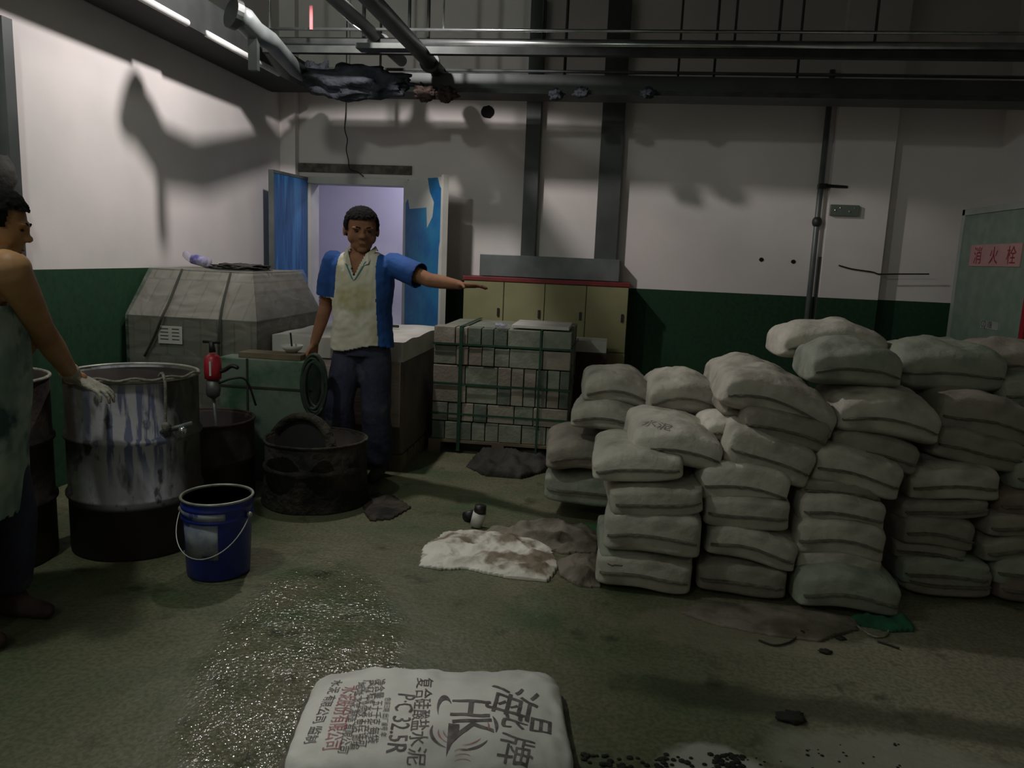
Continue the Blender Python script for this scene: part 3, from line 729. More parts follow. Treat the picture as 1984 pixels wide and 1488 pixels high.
# hydrant box on the right wall
ya, yb = 7.0, 5.75; fx = atY(1864, 440, ya).x
z1 = atX(1900, 402, fx).z; 
t = thing('hydrant_cabinet', 'green grey fire hydrant cabinet with red lettering on the right wall', 'cabinet', (fx + .08, 6.4, 0))
MB().box((fx, yb, .25), (XR, ya, z1)).build('casing', 'hydrant_face', t, bevel=.004)
MB().box((fx - .012, yb, z1 - .05), (fx + .01, ya, z1)).box((fx - .012, ya - .05, .25), (fx + .01, ya, z1)).build('frame', 'hydrant_frame', t, bevel=.003)
s0 = atX(1882, 475, fx - .008); s1 = atX(1975, 517, fx - .008)
MB().box((fx - .008, s1.y, s1.z), (fx, s0.y, atX(1882, 475, fx).z)).build('sign_plate', 'sign_pink', t)
vs_, fs = text_mesh('消火栓', 1.0)
xw = max(v.x for v in vs_); zc = (s1.z + atX(1882, 475, fx).z) / 2; hh = (atX(1882, 475, fx).z - s1.z)
# spaced characters
mb = MB()
for i, ch in enumerate('消火栓'):
    v2, f2 = text_mesh(ch, hh * .86); wch = max(v.x for v in v2) - min(v.x for v in v2); mx_ = min(v.x for v in v2); cy_ = (max(v.y for v in v2) + min(v.y for v in v2)) / 2
    yc = s0.y + (s1.y - s0.y) * (.17 + .33 * i)
    mb.add([Vector((fx - .0095, yc - (v.x - mx_ - wch / 2), zc + v.y - cy_)) for v in v2], f2)
mb.build('lettering', 'sign_red', t, label='red hydrant characters')
s0 = atX(1900, 622, fx - .008); s1 = atX(1932, 638, fx - .008)
MB().box((fx - .006, s1.y, s1.z - .01), (fx, s0.y, s0.z + .01)).build('number_plate', 'hydrant_frame', t)
v2, f2 = text_mesh('CQ 108', .075)
MB().add([Vector((fx - .0075, s0.y - .01 - v.x * .7, (s0.z + s1.z) / 2 + v.y)) for v in v2], f2).build('number', 'ink', t)
r0 = atX(1980, 600, fx - .02)
MB().box((fx - .02, yb, .25), (fx - .002, r0.y, r0.z + .12)).build('red_panel', 'red_panel', t, label='dark red lower panel')

# ================================================================== stacks on pallets
def pallet(t, x0, x1, y0, y1, h=.11):
    mb = MB()
    for k in range(7):
        yy = y0 + (y1 - y0) * k / 7
        mb.box((x0, yy + .01, h - .02), (x1, yy + (y1 - y0) / 7 - .02, h))
    for k in range(3):
        xx = x0 + (x1 - x0 - .09) * k / 2
        mb.box((xx, y0 + .01, 0), (xx + .09, y1 - .02, h - .02))
    mb.build('pallet', 'pallet_wood', t)
# P1 film wrapped bricks
gx0 = atY(250, 650, 4.66).x; gx1 = atY(497, 650, 4.66).x; gz = atY(300, 612, 4.66).z
tx0 = atY(296, 524, 4.95).x; tx1 = atY(484, 530, 4.95).x; tz = atY(400, 524, 4.95).z
t = thing('wrapped_brick_stack', 'film wrapped stack of grey bricks with sloping upper sides by the left wall', 'bricks', ((gx0 + gx1) / 2, 5.2, 0))
pallet(t, gx0, gx1, 4.66, 5.76)
def trunk(mb, lay):
    vs_ = []; 
    for (x0, x1, y0, y1, z) in lay: vs_ += [(x0, y0, z), (x1, y0, z), (x1, y1, z), (x0, y1, z)]
    fs = [(3, 2, 1, 0)]
    for i in range(len(lay) - 1):
        for k in range(4): fs.append((i * 4 + k, i * 4 + (k + 1) % 4, i * 4 + 4 + (k + 1) % 4, i * 4 + 4 + k))
    k = 4 * (len(lay) - 1); fs.append((k, k + 1, k + 2, k + 3)); return mb.add(vs_, fs)
lay = [(gx0, gx1, 4.66, 5.76, .112), (gx0, gx1, 4.66, 5.76, gz), (tx0, tx1 + .02, 4.95, 5.76, tz - .01), (tx0, tx1 + .02, 4.95, 5.76, tz)]
trunk(MB(), lay).build('bricks', M_wbrick, t)
mb = MB()
g = .012
rows = 26; cols = 24
# film skin draped around front and sides, subdivided for wrinkles
def side_quad(p00, p10, p01, p11, nu, nv, nrm):
    vs_ = []; fs = []
    for j in range(nv + 1):
        for i in range(nu + 1):
            u, v = i / nu, j / nv
            p = (Vector(p00) * (1 - u) + Vector(p10) * u) * (1 - v) + (Vector(p01) * (1 - u) + Vector(p11) * u) * v
            w_ = noise.fractal(p * 4, 1, 2, 4) * .012 * (1 if 0 < i < nu and 0 < j < nv else 0)
            vs_.append(p + Vector(nrm) * (abs(w_) + .002))
    for j in range(nv):
        for i in range(nu): fs.append((j * (nu + 1) + i, j * (nu + 1) + i + 1, (j + 1) * (nu + 1) + i + 1, (j + 1) * (nu + 1) + i))
    return vs_, fs
e = [(gx0 - g, gx1 + g, 4.66 - g, 5.76 + g, .12), (gx0 - g, gx1 + g, 4.66 - g, 5.76 + g, gz), (tx0 - g, tx1 + .02 + g, 4.95 - g, 5.76 + g, tz + g)]
for (A, B) in ((e[0], e[1]), (e[1], e[2])):
    mb.add(*side_quad((A[0], A[2], A[4]), (A[1], A[2], A[4]), (B[0], B[2], B[4]), (B[1], B[2], B[4]), 30, 16, (0, -1, 0)))
    mb.add(*side_quad((A[1], A[2], A[4]), (A[1], A[3], A[4]), (B[1], B[2], B[4]), (B[1], B[3], B[4]), 26, 16, (1, 0, 0)))
    mb.add(*side_quad((A[0], A[3], A[4]), (A[0], A[2], A[4]), (B[0], B[3], B[4]), (B[0], B[2], B[4]), 26, 16, (-1, 0, 0)))
mb.build('plastic_wrap', M_film, t, smooth=True, label='crinkled clear stretch film')
a = atY(307, 631, 4.64); b = atY(353, 667, 4.64)
lb = MB().box((a.x, 4.634, b.z), (b.x, 4.642, a.z)).build('paper_label', 'paper', t, label='white printed label')
mb = MB()
for k in range(4):
    z = a.z + (b.z - a.z) * (k + .6) / 5
    mb.box((a.x + .015, 4.6325, z - .006), (a.x + .07, 4.634, z)); mb.box((a.x + .095, 4.6325, z - .006), (b.x - .015, 4.634, z))
mb.build('print_lines', 'ink', lb)
for pts_, lab in (([(353, 522, 4.92), (330, 580, 4.73), (315, 612, 4.62), (300, 650, 4.62), (280, 690, 4.62)], 'rope'), ([(447, 528, 4.92), (432, 590, 4.70), (425, 640, 4.62), (424, 700, 4.62)], 'rope')):
    MB().tube(smooth_pts([atY(*p) for p in pts_]), .008, 8).build('rope', 'rope_dark', t, smooth=True)
# things on P1
c = atY(465, 520, 5.2)
crumple('folded_netting', (c.x, 5.2, tz + .02), (.20, .14, .03), 'debris', 'dark folded netting lying on top of the film wrapped bricks', 'netting', 12, amp=.45, fr=2.6, flat=tz + .003)
p = atY(357, 502, 5.1); q = atY(385, 520, 5.1)
t = thing('plastic_bottle', 'clear plastic bottle with violet label lying on the wrapped bricks', 'bottle', (q.x, 5.1, tz + .012))
z = tz + .045
MB().tube([(p.x, 5.1, z + .055), (p.x + .02, 5.1, z + .05), (p.x + .05, 5.1, z + .03), (q.x + .08, 5.1, z)], [.022, .03, .032, .034], 16).build('body', 'bottle', t, smooth=True)
MB().tube([(p.x + .06, 5.1, z + .026), (q.x + .05, 5.1, z + .006)], .035, 16).build('label', 'bottle_label', t, smooth=True)

# P2 white wrapped stack behind the man
x0 = atY(530, 660, 4.86).x; x1 = atY(783, 660, 4.86).x; z2_ = atY(780, 660, 4.86).z
t = thing('wrapped_pale_stack', 'pale wrapped pallet load with a white top behind the standing man', 'pallet load', ((x0 + x1) / 2, 5.4, 0))
pallet(t, x0, x1, 4.86, 5.95)
mb = MB().box((x0, 4.86, .11), (x1, 5.95, z2_ - .14)); mb.build('lower_blocks', ['wrapped_side'], t, bevel=.02)
MB().box((x0 - .005, 4.855, .3), (x1 - .02, 4.87, z2_ - .13)).build('front_wrap', 'wrapped_white', t, bevel=.006)
mb = MB()
nx, ny = 24, 20
vs_ = []
for j in range(ny + 1):
    for i in range(nx + 1):
        X = x0 + (x1 - x0) * i / nx; Y = 4.84 + 1.12 * j / ny
        vs_.append(Vector((X, Y, z2_ + .012 * noise.noise(Vector((X * 5, Y * 5, 0))) - (.006 if i in (0, nx) or j in (0, ny) else 0))))
k0 = len(vs_); vs_ += [Vector((p.x, p.y, z2_ - .14)) for p in vs_[:k0]]
fs = []
for j in range(ny):
    for i in range(nx):
        a = j * (nx + 1) + i; fs.append((a, a + 1, a + nx + 2, a + nx + 1)); fs.append((a + k0, a + nx + 1 + k0, a + nx + 2 + k0, a + 1 + k0))
bd = [i for i in range(nx + 1)] + [j * (nx + 1) + nx for j in range(1, ny + 1)] + [ny * (nx + 1) + i for i in range(nx - 1, -1, -1)] + [j * (nx + 1) for j in range(ny - 1, 0, -1)]
for i in range(len(bd)):
    a, b = bd[i], bd[(i + 1) % len(bd)]; fs.append((a, a + k0, b + k0, b))
mb.add(vs_, fs); mb.build('top_cover', 'white_board', t, label='white sheet over the top')
p = atZ(757, 632, z2_ + .02)
MB().box((p.x - .06, p.y - .008, z2_ + .012), (p.x + .06, p.y + .012, z2_ + .03)).build('wood_strip', 'rope_dark', label='small dark strip lying on the white topped load', cat='strip')
p = atY(567, 628, 5.8)
MB().box((p.x - .06, 5.75, z2_ + .013), (p.x + .2, 5.85, z2_ + .035), ).build('wood_strip', 'cabinet_red', label='reddish wooden strip lying at the left of the white topped load', cat='strip')

# P3 green crate
x0 = atY(425, 760, 4.42).x; x1 = atY(604, 760, 4.42).x; z3 = atY(520, 697, 4.42).z
t = thing('green_crate', 'tall grey green crate bound with tape left of the standing man', 'crate', ((x0 + x1) / 2, 4.52, 0))
MB().box((x0, 4.42, 0), (x1, 4.58, z3)).build('body', 'green_crate', t, bevel=.008)
zt_ = atY(520, 752, 4.42).z
MB().box((x0 - .003, 4.414, zt_ - .006), (x1 + .003, 4.42, zt_ + .006)).build('tape', 'rope_dark', t)
xm = atY(480, 760, 4.42).x
MB().box((xm - .006, 4.413, .02), (xm + .006, 4.419, z3)).build('tape', 'rope_dark', t)
p = atY(478, 680, 4.55); q = atY(596, 690, 4.55)
MB().box((p.x, 4.44, z3 + .001), (q.x, 4.575, z3 + .035)).build('plank', 'pallet_wood', bevel=.003, label='pale plank lying on top of the grey green crate', cat='plank')
c = atZ(566, 668, z3 + .05)
t = thing('small_bowl', 'small white bowl with a dark stick on the grey green crate', 'bowl', (atY(566, 680, 4.55).x, 4.55, z3 + .036))
MB().lathe([(.03, 0), (.055, .02), (.07, .045), (.066, .045), (.05, .022), (.0, .012)], n=28).build('shell', 'white_board', t, smooth=True, local=True)
MB().tube([(0, 0, .015), (-.01, 0, .12)], .006, 8).build('stick', 'black_plastic', t, local=True)
# coil of hose lying against the crate near the right hand
c = atY(612, 745, 4.38)
t = thing('hose_coil', 'dark green coiled hose hanging beside the right leg of the standing man', 'hose', (c.x, c.y, c.z - .15))
mb = MB()
P = []
for k in range(190):
    a = 2 * PI * k / 24; rr = 1 + .16 * math.sin(k * .21)
    P.append(Vector((c.x + .065 * rr * math.cos(a), c.y - .02 + .02 * math.sin(k * .13) , c.z + .16 * rr * math.sin(a))))
mb.tube(P, .009, 8); mb.build('loops', 'hose', t, smooth=True)

# P4 strapped blocks
YF = 5.45
x0 = atY(838, 750, YF).x; x1 = atY(1103, 750, YF).x; z4 = atY(950, 636, YF).z; zb4 = .1
t = thing('block_bundle', 'strapped bundle of grey concrete blocks standing on a pallet', 'blocks', ((x0 + x1) / 2, 5.9, 0))
pallet(t, x0 - .02, x1 + .02, YF - .02, 6.3, .1)
rows = 6; rh = (z4 - zb4) / rows; W = x1 - x0
pat = {5: [.16, .09, .10, .09, .10, .25, .21], 4: [.17, .09, .10, .09, .11, .24, .20], 3: [.24, .24, .10, .09, .09, .08, .09, .07],
       2: [.25, .23, .10, .09, .09, .08, .09, .07], 1: [.12, .1, .09, .1, .2, .14, .25], 0: [.1, .1, .1, .1, .1, .17, .18, .15]}
MB().box((x0 + .03, YF + .16, zb4), (x1 - .12, 6.28, z4 - .012)).build('inner_blocks', 'block_grey', t)
bm_ = ['block_grey', 'block_pink', 'block_dark', 'block_grey', 'block_dark']
for r_ in range(rows):
    ws = pat[r_]; S = sum(ws); x = x0
    for w_ in ws:
        wd = w_ / S * W; j = rnd.uniform(-.006, .008)
        if w_ == .09 or w_ == .1 or w_ < .09: m = rnd.choice(['block_grey', 'block_dark', 'block_dark', 'block_pink'])
        else: m = rnd.choice(['block_grey', 'block_pink', 'block_grey'])
        MB().box((x + .003, YF + j, zb4 + r_ * rh + .003), (x + wd - .003, YF + .155, zb4 + (r_ + 1) * rh - .003 + rnd.uniform(-.004, 0))).build('block', m, t, bevel=.004)
        x += wd
    for k in range(4):
        ya_ = YF + .16 + k * .168
        MB().box((x1 - .11, ya_, zb4 + r_ * rh + .003), (x1 + rnd.uniform(-.012, .004), ya_ + .162, zb4 + (r_ + 1) * rh - .004)).build('block', rnd.choice(bm_), t, bevel=.004)
for zz in (atY(950, 670, YF).z, atY(950, 748, YF).z, atY(950, 806, YF).z):
    MB().box((x0 - .004, YF - .012, zz - .007), (x1 + .01, YF - .008, zz + .007)).box((x1 + .008, YF - .012, zz - .007), (x1 + .012, 6.29, zz + .007)).build('strap', 'strap_green', t)
for xx, wv in ((891, .012), (1044, .007)):
    xs = atY(xx, 750, YF).x
    MB().box((xs - wv, YF - .016, .02), (xs + wv, YF - .012, z4 + .004)).box((xs - wv, YF - .016, z4 + .001), (xs + wv, 6.29, z4 + .005)).build('strap', 'strap_green', t)
a = atZ(995, 632, z4 + .01); b = atZ(1112, 634, z4 + .01)
MB().box((a.x, YF + .05, z4 + .007), (b.x - .02, YF + .52, z4 + .03)).build('foam_board', 'white_board', bevel=.003, label='white board lying on the strapped block bundle', cat='board')
c = atZ(970, 628, z4 + .03)
crumple('plastic_scrap', (c.x, c.y, z4 + .02), (.04, .05, .018), 'bottle', 'small clear plastic scrap beside the white board on the blocks', 'plastic', 21, amp=.5, n=20, mm=12, flat=z4 + .006)
# crate right of the bundle
x0c = atY(1128, 700, 6.35).x; x1c = atY(1176, 700, 6.35).x; zc_ = atY(1150, 684, 6.35).z
MB().box((x0c - .15, 6.35, 0), (x1c, 6.75, zc_)).build('dark_crate', 'rust', bevel=.006, label='dark crate between the strapped blocks and the beige cabinet', cat='crate')
MB().box((x0c - .12, 6.36, zc_ + .001), (x1c - .01, 6.65, atY(1150, 661, 6.35).z)).build('carton', 'white_board', bevel=.004, label='pale carton standing on the dark crate beside the cabinet', cat='carton')

# ================================================================== drums and tubs
def drum(name, x, y, r, h, mout, label, ribs=(1 / 3, 2 / 3), rim='rust', thick=.006, wob=None, n=64, parts=True, cat='drum', inner='drum_inside', bottom_fill=.12):
    t = thing(name, label, cat, (x, y, 0))
    prof = [(r - .01, 0), (r, .012)]
    for q in ribs:
        z = h * q
        prof += [(r, z - .02), (r + .012, z - .006), (r + .012, z + .006), (r, z + .02)]
    prof += [(r, h - .02), (r - .002, h)]
    MB().lathe(prof + [(r - thick, h), (r - thick, .02), (0.0, .02)], n=n, wob=wob).build('shell', mout, t, smooth=True, local=True)
    P = [(math.cos(2 * PI * k / n) * (r + .001 + (wob(2 * PI * k / n, h) if wob else 0)), math.sin(2 * PI * k / n) * (r + .001 + (wob(2 * PI * k / n, h) if wob else 0)), h) for k in range(n + 1)]
    MB().tube(P, .008, 8, cap=False).build('rim', rim, t, smooth=True, local=True)
    MB().lathe([(0, 0), (r - thick - .002, 0), (r - thick - .002, .01), (0, .012)], n=n).build('contents', inner, t, smooth=True, local=True).location = (0, 0, h * bottom_fill)
    MB().lathe([(r - thick - .001, .03), (r - thick - .001, h - .015), (r - thick - .0025, h - .015), (r - thick - .0025, .03)], n=n, wob=wob).build('lining', inner, t, smooth=True, local=True)
    return t
dp = atZ(250, 1170, 0)
dA = (atY(258, 760, 3.36).x, 3.36)
hA = .83
tA = drum('oil_drum', dA[0], dA[1], .290, hA, M_drum, 'tall open oil drum with white and blue paint streaks at left', rim='bucket_rim')
# rope around the rim with a hanging tail
t = thing('rope', 'pale rope looped along the rim of the streaked drum with a hanging end', 'rope', (dA[0] + .2, dA[1] - .2, .5))
P = []
for k in range(34):
    a = R(-118 + 132 * k / 33); P.append(Vector((dA[0] + .303 * math.cos(a), dA[1] + .303 * math.sin(a), hA + .012 + .006 * math.sin(k * .9))))
MB().tube(P, .0065, 8).build('loop', 'rope_pale', t, smooth=True)
ar = R(-33)
P = [Vector((dA[0] + q * math.cos(ar), dA[1] + q * math.sin(ar), z)) for q, z in ((.27, hA + .015), (.30, hA + .035), (.325, hA + .0), (.325, hA - .08), (.32, hA - .16), (.318, hA - .2))]
MB().tube(smooth_pts(P), .007, 8).build('tail', 'rope_pale', t, smooth=True)
MB().ball(P[-1] + Vector((0, 0, -.005)), (.02, .016, .022)).build('knot', 'rope_pale', t, smooth=True)
# clamp on the drum wall
ar = R(-24); P = Vector((dA[0] + .315 * math.cos(ar), dA[1] + .315 * math.sin(ar), hA - .235))
t = thing('pipe_clamp', 'small grey metal clamp hanging on the right side of the streaked drum', 'clamp', P)
MB().tube([P + Vector((-.07, -.035, -.005)), P + Vector((.08, .0, .04))], .012, 10).tube([P + Vector((-.03, -.02, -.02)), P + Vector((-.03, -.02, .03))], .018, 10).build('body', 'tool_grey', t, smooth=True)
MB().ball(P + Vector((.045, -.02, .01)), .02).build('nut', 'galvanised', t, smooth=True)

dB = (atY(-52, 760, 3.0).x, 3.0)
drum('oil_drum', dB[0], dB[1], .29, .83, 'drum_dark', 'dark rusty oil drum behind the left worker at the photo edge', rim='rope_pale')
dC = (atY(398, 850, 4.04).x, 4.04)
def wobC(a, z): return .004 * math.sin(3 * a)
drum('half_drum', dC[0], dC[1], .262, .47, 'drum_dark', 'cut down dark steel drum behind the streaked drum', ribs=(.55,), wob=wobC)
dD = (atY(612, 880, 4.16).x, 4.16)
def wobD(a, z): return .010 * math.sin(2 * a + 1) + .008 * noise.noise(Vector((math.cos(a) * 2.2, math.sin(a) * 2.2, z * 7))) + (.03 * max(0, .06 - z) / .06)
drum('half_drum', dD[0], dD[1], .272, .37, 'drum_crust', 'short drum crusted with dark cement in front of the standing man', ribs=(.6,), wob=wobD, rim='drum_crust')
# curved worn tyre standing in the crusted drum
c = atY(583, 872, 4.2)
t = thing('worn_tyre', 'worn tyre standing upright inside the cement crusted drum', 'tyre', (c.x, c.y, c.z - .2))
mb = MB(); n1, n2 = 56, 14; vs_ = []; fs = []
Mt = Matrix.Rotation(R(-10), 3, 'Z') @ Matrix.Rotation(R(-14), 3, 'X')
for i in range(n1):
    a = 2 * PI * i / n1
    for j in range(n2):
        b = 2 * PI * j / n2
        q = .196 + .026 * math.cos(b)
        p = Mt @ Vector((q * math.cos(a), .045 * math.sin(b), q * math.sin(a))); vs_.append(Vector(c) + p)
for i in range(n1):
    for j in range(n2): fs.append((i * n2 + j, ((i + 1) % n1) * n2 + j, ((i + 1) % n1) * n2 + (j + 1) % n2, i * n2 + (j + 1) % n2))
mb.add(vs_, fs).build('tread', 'drum_crust', t, smooth=True)
mb = MB().tube([Vector(c) + Mt @ Vector((0, .0, 0)), Vector(c) + Mt @ Vector((0, .012, 0))], .18, 40); mb.build('web', 'black_rubber', t)

# blue bucket
bp = (atY(424, 1100, 3.10).x, 3.10)
t = thing('paint_bucket', 'blue metal paint bucket with a wire handle on the wet floor', 'bucket', (bp[0], bp[1], 0))
r0_, r1_, hb = .132, .150, .355
prof = [(r0_ - .012, 0), (r0_, .008), (r0_ + .002, .012), (r0_ + .011, .22), (r0_ + .014, .262), (r1_ + .003, .268), (r1_ + .003, .274), (r1_ - .001, .280), (r1_ - .001, .312), (r1_ + .003, .317), (r1_ + .003, .323), (r1_ - .001, .329), (r1_, hb - .004), (r1_, hb)]
MB().lathe(prof + [(r1_ - .004, hb), (r0_ + .008, .2), (r0_ - .003, .02), (0, .02)], n=56).build('pail', 'bucket_blue', t, smooth=True, local=True)
P = [(math.cos(2 * PI * k / 56) * r1_, math.sin(2 * PI * k / 56) * r1_, hb) for k in range(57)]
MB().tube(P, .006, 8, cap=False).build('rim', 'bucket_rim', t, smooth=True, local=True)
MB().lathe([(r1_ - .0055, hb - .004), (r0_ + .0055, .2), (r0_ - .005, .03), (r0_ - .008, .03), (r0_ + .003, .2), (r1_ - .008, hb - .004)], n=56).build('lining', 'bucket_in', t, smooth=True, local=True)
MB().lathe([(0, 0), (.135, 0), (.135, .004), (0, .005)], n=40).build('residue', 'bucket_in', t, smooth=True, local=True).location = (0, 0, .25)
def wrap(a0, a1, z0, z1, ra, rb, n=22):
    vs_ = []; fs = []
    for i in range(n + 1):
        a = R(a0 + (a1 - a0) * i / n)
        for z, r_ in ((z0, ra), (z1, rb), (z1, rb + .0015), (z0, ra + .0015)): vs_.append(Vector((math.cos(a) * r_, math.sin(a) * r_, z)))
    for i in range(n):
        for j in range(4): fs.append((i * 4 + j, (i + 1) * 4 + j, (i + 1) * 4 + (j + 1) % 4, i * 4 + (j + 1) % 4))
    fs += [(0, 1, 2, 3), tuple(n * 4 + k for k in (3, 2, 1, 0))]
    return MB().add(vs_, fs)
wrap(-170, -50, .281, .312, r1_ - .0008, r1_ - .0008).build('upper_band', 'bucket_label', t, smooth=True, local=True, label='grey worn band below the rim')
lw = wrap(-132, -62, .105, .262, r0_ + .0065, r0_ + .0137)
lw.build('worn_label', 'bucket_label', t, smooth=True, local=True, label='grey worn paper label')
P = []
for k in range(25):
    a = PI * k / 24; s_ = math.sin(a)
    ang = R(-172 + 164 * k / 24)
    rr = r1_ + .012 + .018 * s_
    P.append(Vector((math.cos(ang) * rr, math.sin(ang) * rr, .285 - .16 * s_)))
MB().tube(P, .0028, 8).build('wire_handle', 'wire', t, smooth=True, local=True)
for k in (0, -1):
    MB().ball(P[k], (.012, .012, .014), n=12, m=8).build('handle_lug', 'bucket_rim', t, smooth=True, local=True)

# mixer tool standing in the half drum
c = atY(413, 740, 4.0); zt1 = atY(409, 662, 4.0).z; zr0 = atY(413, 736, 4.0).z; zr1 = atY(413, 686, 4.0).z; zg = atY(413, 772, 4.0).z
t = thing('paint_mixer', 'red handheld mixer with a black handle standing in the dark half drum', 'mixer', (c.x, 4.0, .1))
X, Y = c.x, 4.0
MB().tube([(X - .052, Y, zt1), (X + .045, Y, zt1)], .010, 10).tube([(X - .005, Y, zt1), (X, Y, zr1 + .01)], [.014, .018], 10).build('top_handle', 'black_plastic', t, smooth=True)
MB().lathe([(.02, 0), (.044, .008), (.047, .05), (.044, zr1 - zr0 - .02), (.022, zr1 - zr0)], c=(X, Y, zr0), n=28).build('motor_housing', 'tool_red', t, smooth=True)
MB().box((X + .005, Y - .05, zr0 + .03), (X + .016, Y - .042, zr0 + .11)).build('white_stripe', 'white_board', t)
MB().lathe([(.012, 0), (.034, .015), (.040, .05), (.036, zr0 - zg)], c=(X, Y, zg), n=20).build('gearbox', 'tool_grey', t, smooth=True)
MB().tube([(X, Y, zg + .01), (X + .02, Y + .04, .1)], .010, 10).build('shaft', 'tool_grey', t, smooth=True)
MB().tube(smooth_pts([Vector((X + .04, Y, zr0 + .05)), Vector((X + .07, Y, zr0 + .06)), Vector((X + .11, Y, zr0 + .085)), Vector((X + .15, Y, zr0 + .075))]), [.012] * 12 + [.008], 8).build('side_grip', 'black_plastic', t, smooth=True)
MB().tube(smooth_pts([Vector((X + .03, Y, zr0 - .02)), Vector((X + .1, Y + .02, zr0 + .01)), Vector((X + .17, Y + .05, zr0 + .0)), Vector((X + .2, Y + .1, zr0 - .15))]), .006, 8).build('power_cable', 'black_rubber', t, smooth=True)

# ================================================================== cement sacks
def sack_grid(w_, l_, t_, seed, nu=26, nv=30, droop=0.0, droopv=0.0, puff=.42, amp=.10, corner=.05, ex=3.2, groove=.05):
    so = Vector((seed * 2.37, seed * 1.13, seed * .71)); top = []; bot = []
    def g(i, n): s = -1 + 2 * i / n; return math.sin(PI / 2 * s) * .55 + s * .45
    for j in range(nv + 1):
        for i in range(nu + 1):
            u = g(i, nu); v = g(j, nv)
            X = w_ / 2 * u * (1 - corner * (1 - v * v)) * (1 - .09 * abs(v) ** 7); Yy = l_ / 2 * v * (1 - corner * .8 * (1 - u * u)) * (1 - .09 * abs(u) ** 7)
            e_ = max(abs(u), abs(v)); roll = 1 + .05 * math.exp(-((e_ - .80) / .14) ** 2) - groove * max(0, (e_ - .9) / .1) ** 1.5
            X *= roll; Yy *= roll
            pr = max(0, (1 - abs(u) ** ex) * (1 - abs(v) ** ex)) ** puff
            q = Vector((X * 6, Yy * 6, 0)) + so
            lump = 1 + amp * 2.2 * noise.noise(q * .8) + amp * noise.fractal(q * 1.6, 1, 2, 3)
            edge = max(abs(u), abs(v))
            wr = (.010 + .012 * (abs(u * v) ** 3)) * noise.noise(Vector((X * 32, Yy * 32, seed))) * (edge ** 3) * min(1, pr * 1.5)
            seamz = .010 * noise.noise(Vector((X * 5, Yy * 3, seed * 1.9)))
            dz = -droop * u * u - droopv * v * v
            top.append(Vector((X, Yy, seamz + t_ * .54 * pr * lump + wr + dz)))
            bot.append(Vector((X, Yy, seamz - t_ * .46 * pr * (1 + amp * noise.noise(q + Vector((9, 9, 9)))) + dz)))
    return top, bot
def sack(name, w_, l_, t_, M, m, seed, label, group=None, droop=0, droopv=0, puff=.42, amp=.10, lift=True, seam_m='seam', corner=.025, nu=30, nv=34, seams=(-1, 1), ex=3.2):
    top, bot = sack_grid(w_, l_, t_, seed, nu, nv, droop, droopv, puff, amp, corner, ex)
    N = len(top); vs_ = top + bot; fs = []; W1 = nu + 1
    idx = lambda i, j, b: j * W1 + i + (N if b and 0 < i < nu and 0 < j < nv else 0)
    for j in range(nv):
        for i in range(nu):
            fs.append((idx(i, j, 0), idx(i + 1, j, 0), idx(i + 1, j + 1, 0), idx(i, j + 1, 0)))
            fs.append((idx(i, j, 1), idx(i, j + 1, 1), idx(i + 1, j + 1, 1), idx(i + 1, j, 1)))
    loc = M.to_translation(); M3 = M.to_3x3().to_4x4()
    zmin = min((M3 @ p).z for p in vs_)
    if loc.z + zmin < .002: loc.z = .002 - zmin
    me = bpy.data.meshes.new(name)
    me.from_pydata([M3 @ p for p in vs_], [], fs)
    bm = bmesh.new(); bm.from_mesh(me); bmesh.ops.delete(bm, geom=[v for v in bm.verts if not v.link_faces], context='VERTS'); bm.to_mesh(me); bm.free()
    for pl in me.polygons: pl.use_smooth = True
    me.materials.append(MM(m))
    o = link(name, me, None, loc, label=label, cat='sack', group=group)
    for e_ in seams:
        j = 0 if e_ < 0 else nv
        vs2 = []; fs2 = []
        for i in range(1, nu):
            p = top[j * W1 + i]; wv = .0015 * math.sin(i * 1.9 + seed) + .005 * noise.noise(Vector((i * .5, seed, 0)))
            y_ = e_ * .020
            for (a, b) in ((-.006 * e_, .0035), (y_, .003 + wv), (y_, -.003 + wv), (-.006 * e_, -.0035)):
                vs2.append(M3 @ (p + Vector((0, a, b))))
        nn = nu - 1
        for i in range(nn - 1):
            for k in range(4): fs2.append((i * 4 + k, (i + 1) * 4 + k, (i + 1) * 4 + (k + 1) % 4, i * 4 + (k + 1) % 4))
        fs2 += [(3, 2, 1, 0), tuple((nn - 1) * 4 + k for k in range(4))]
        MB().add(vs2, fs2).build('sewn_seam', seam_m, o, local=True)
    return o

ORD = ['bottom', 'second', 'third', 'fourth', 'fifth', 'sixth', 'seventh', 'eighth', 'ninth', 'tenth', 'eleventh']
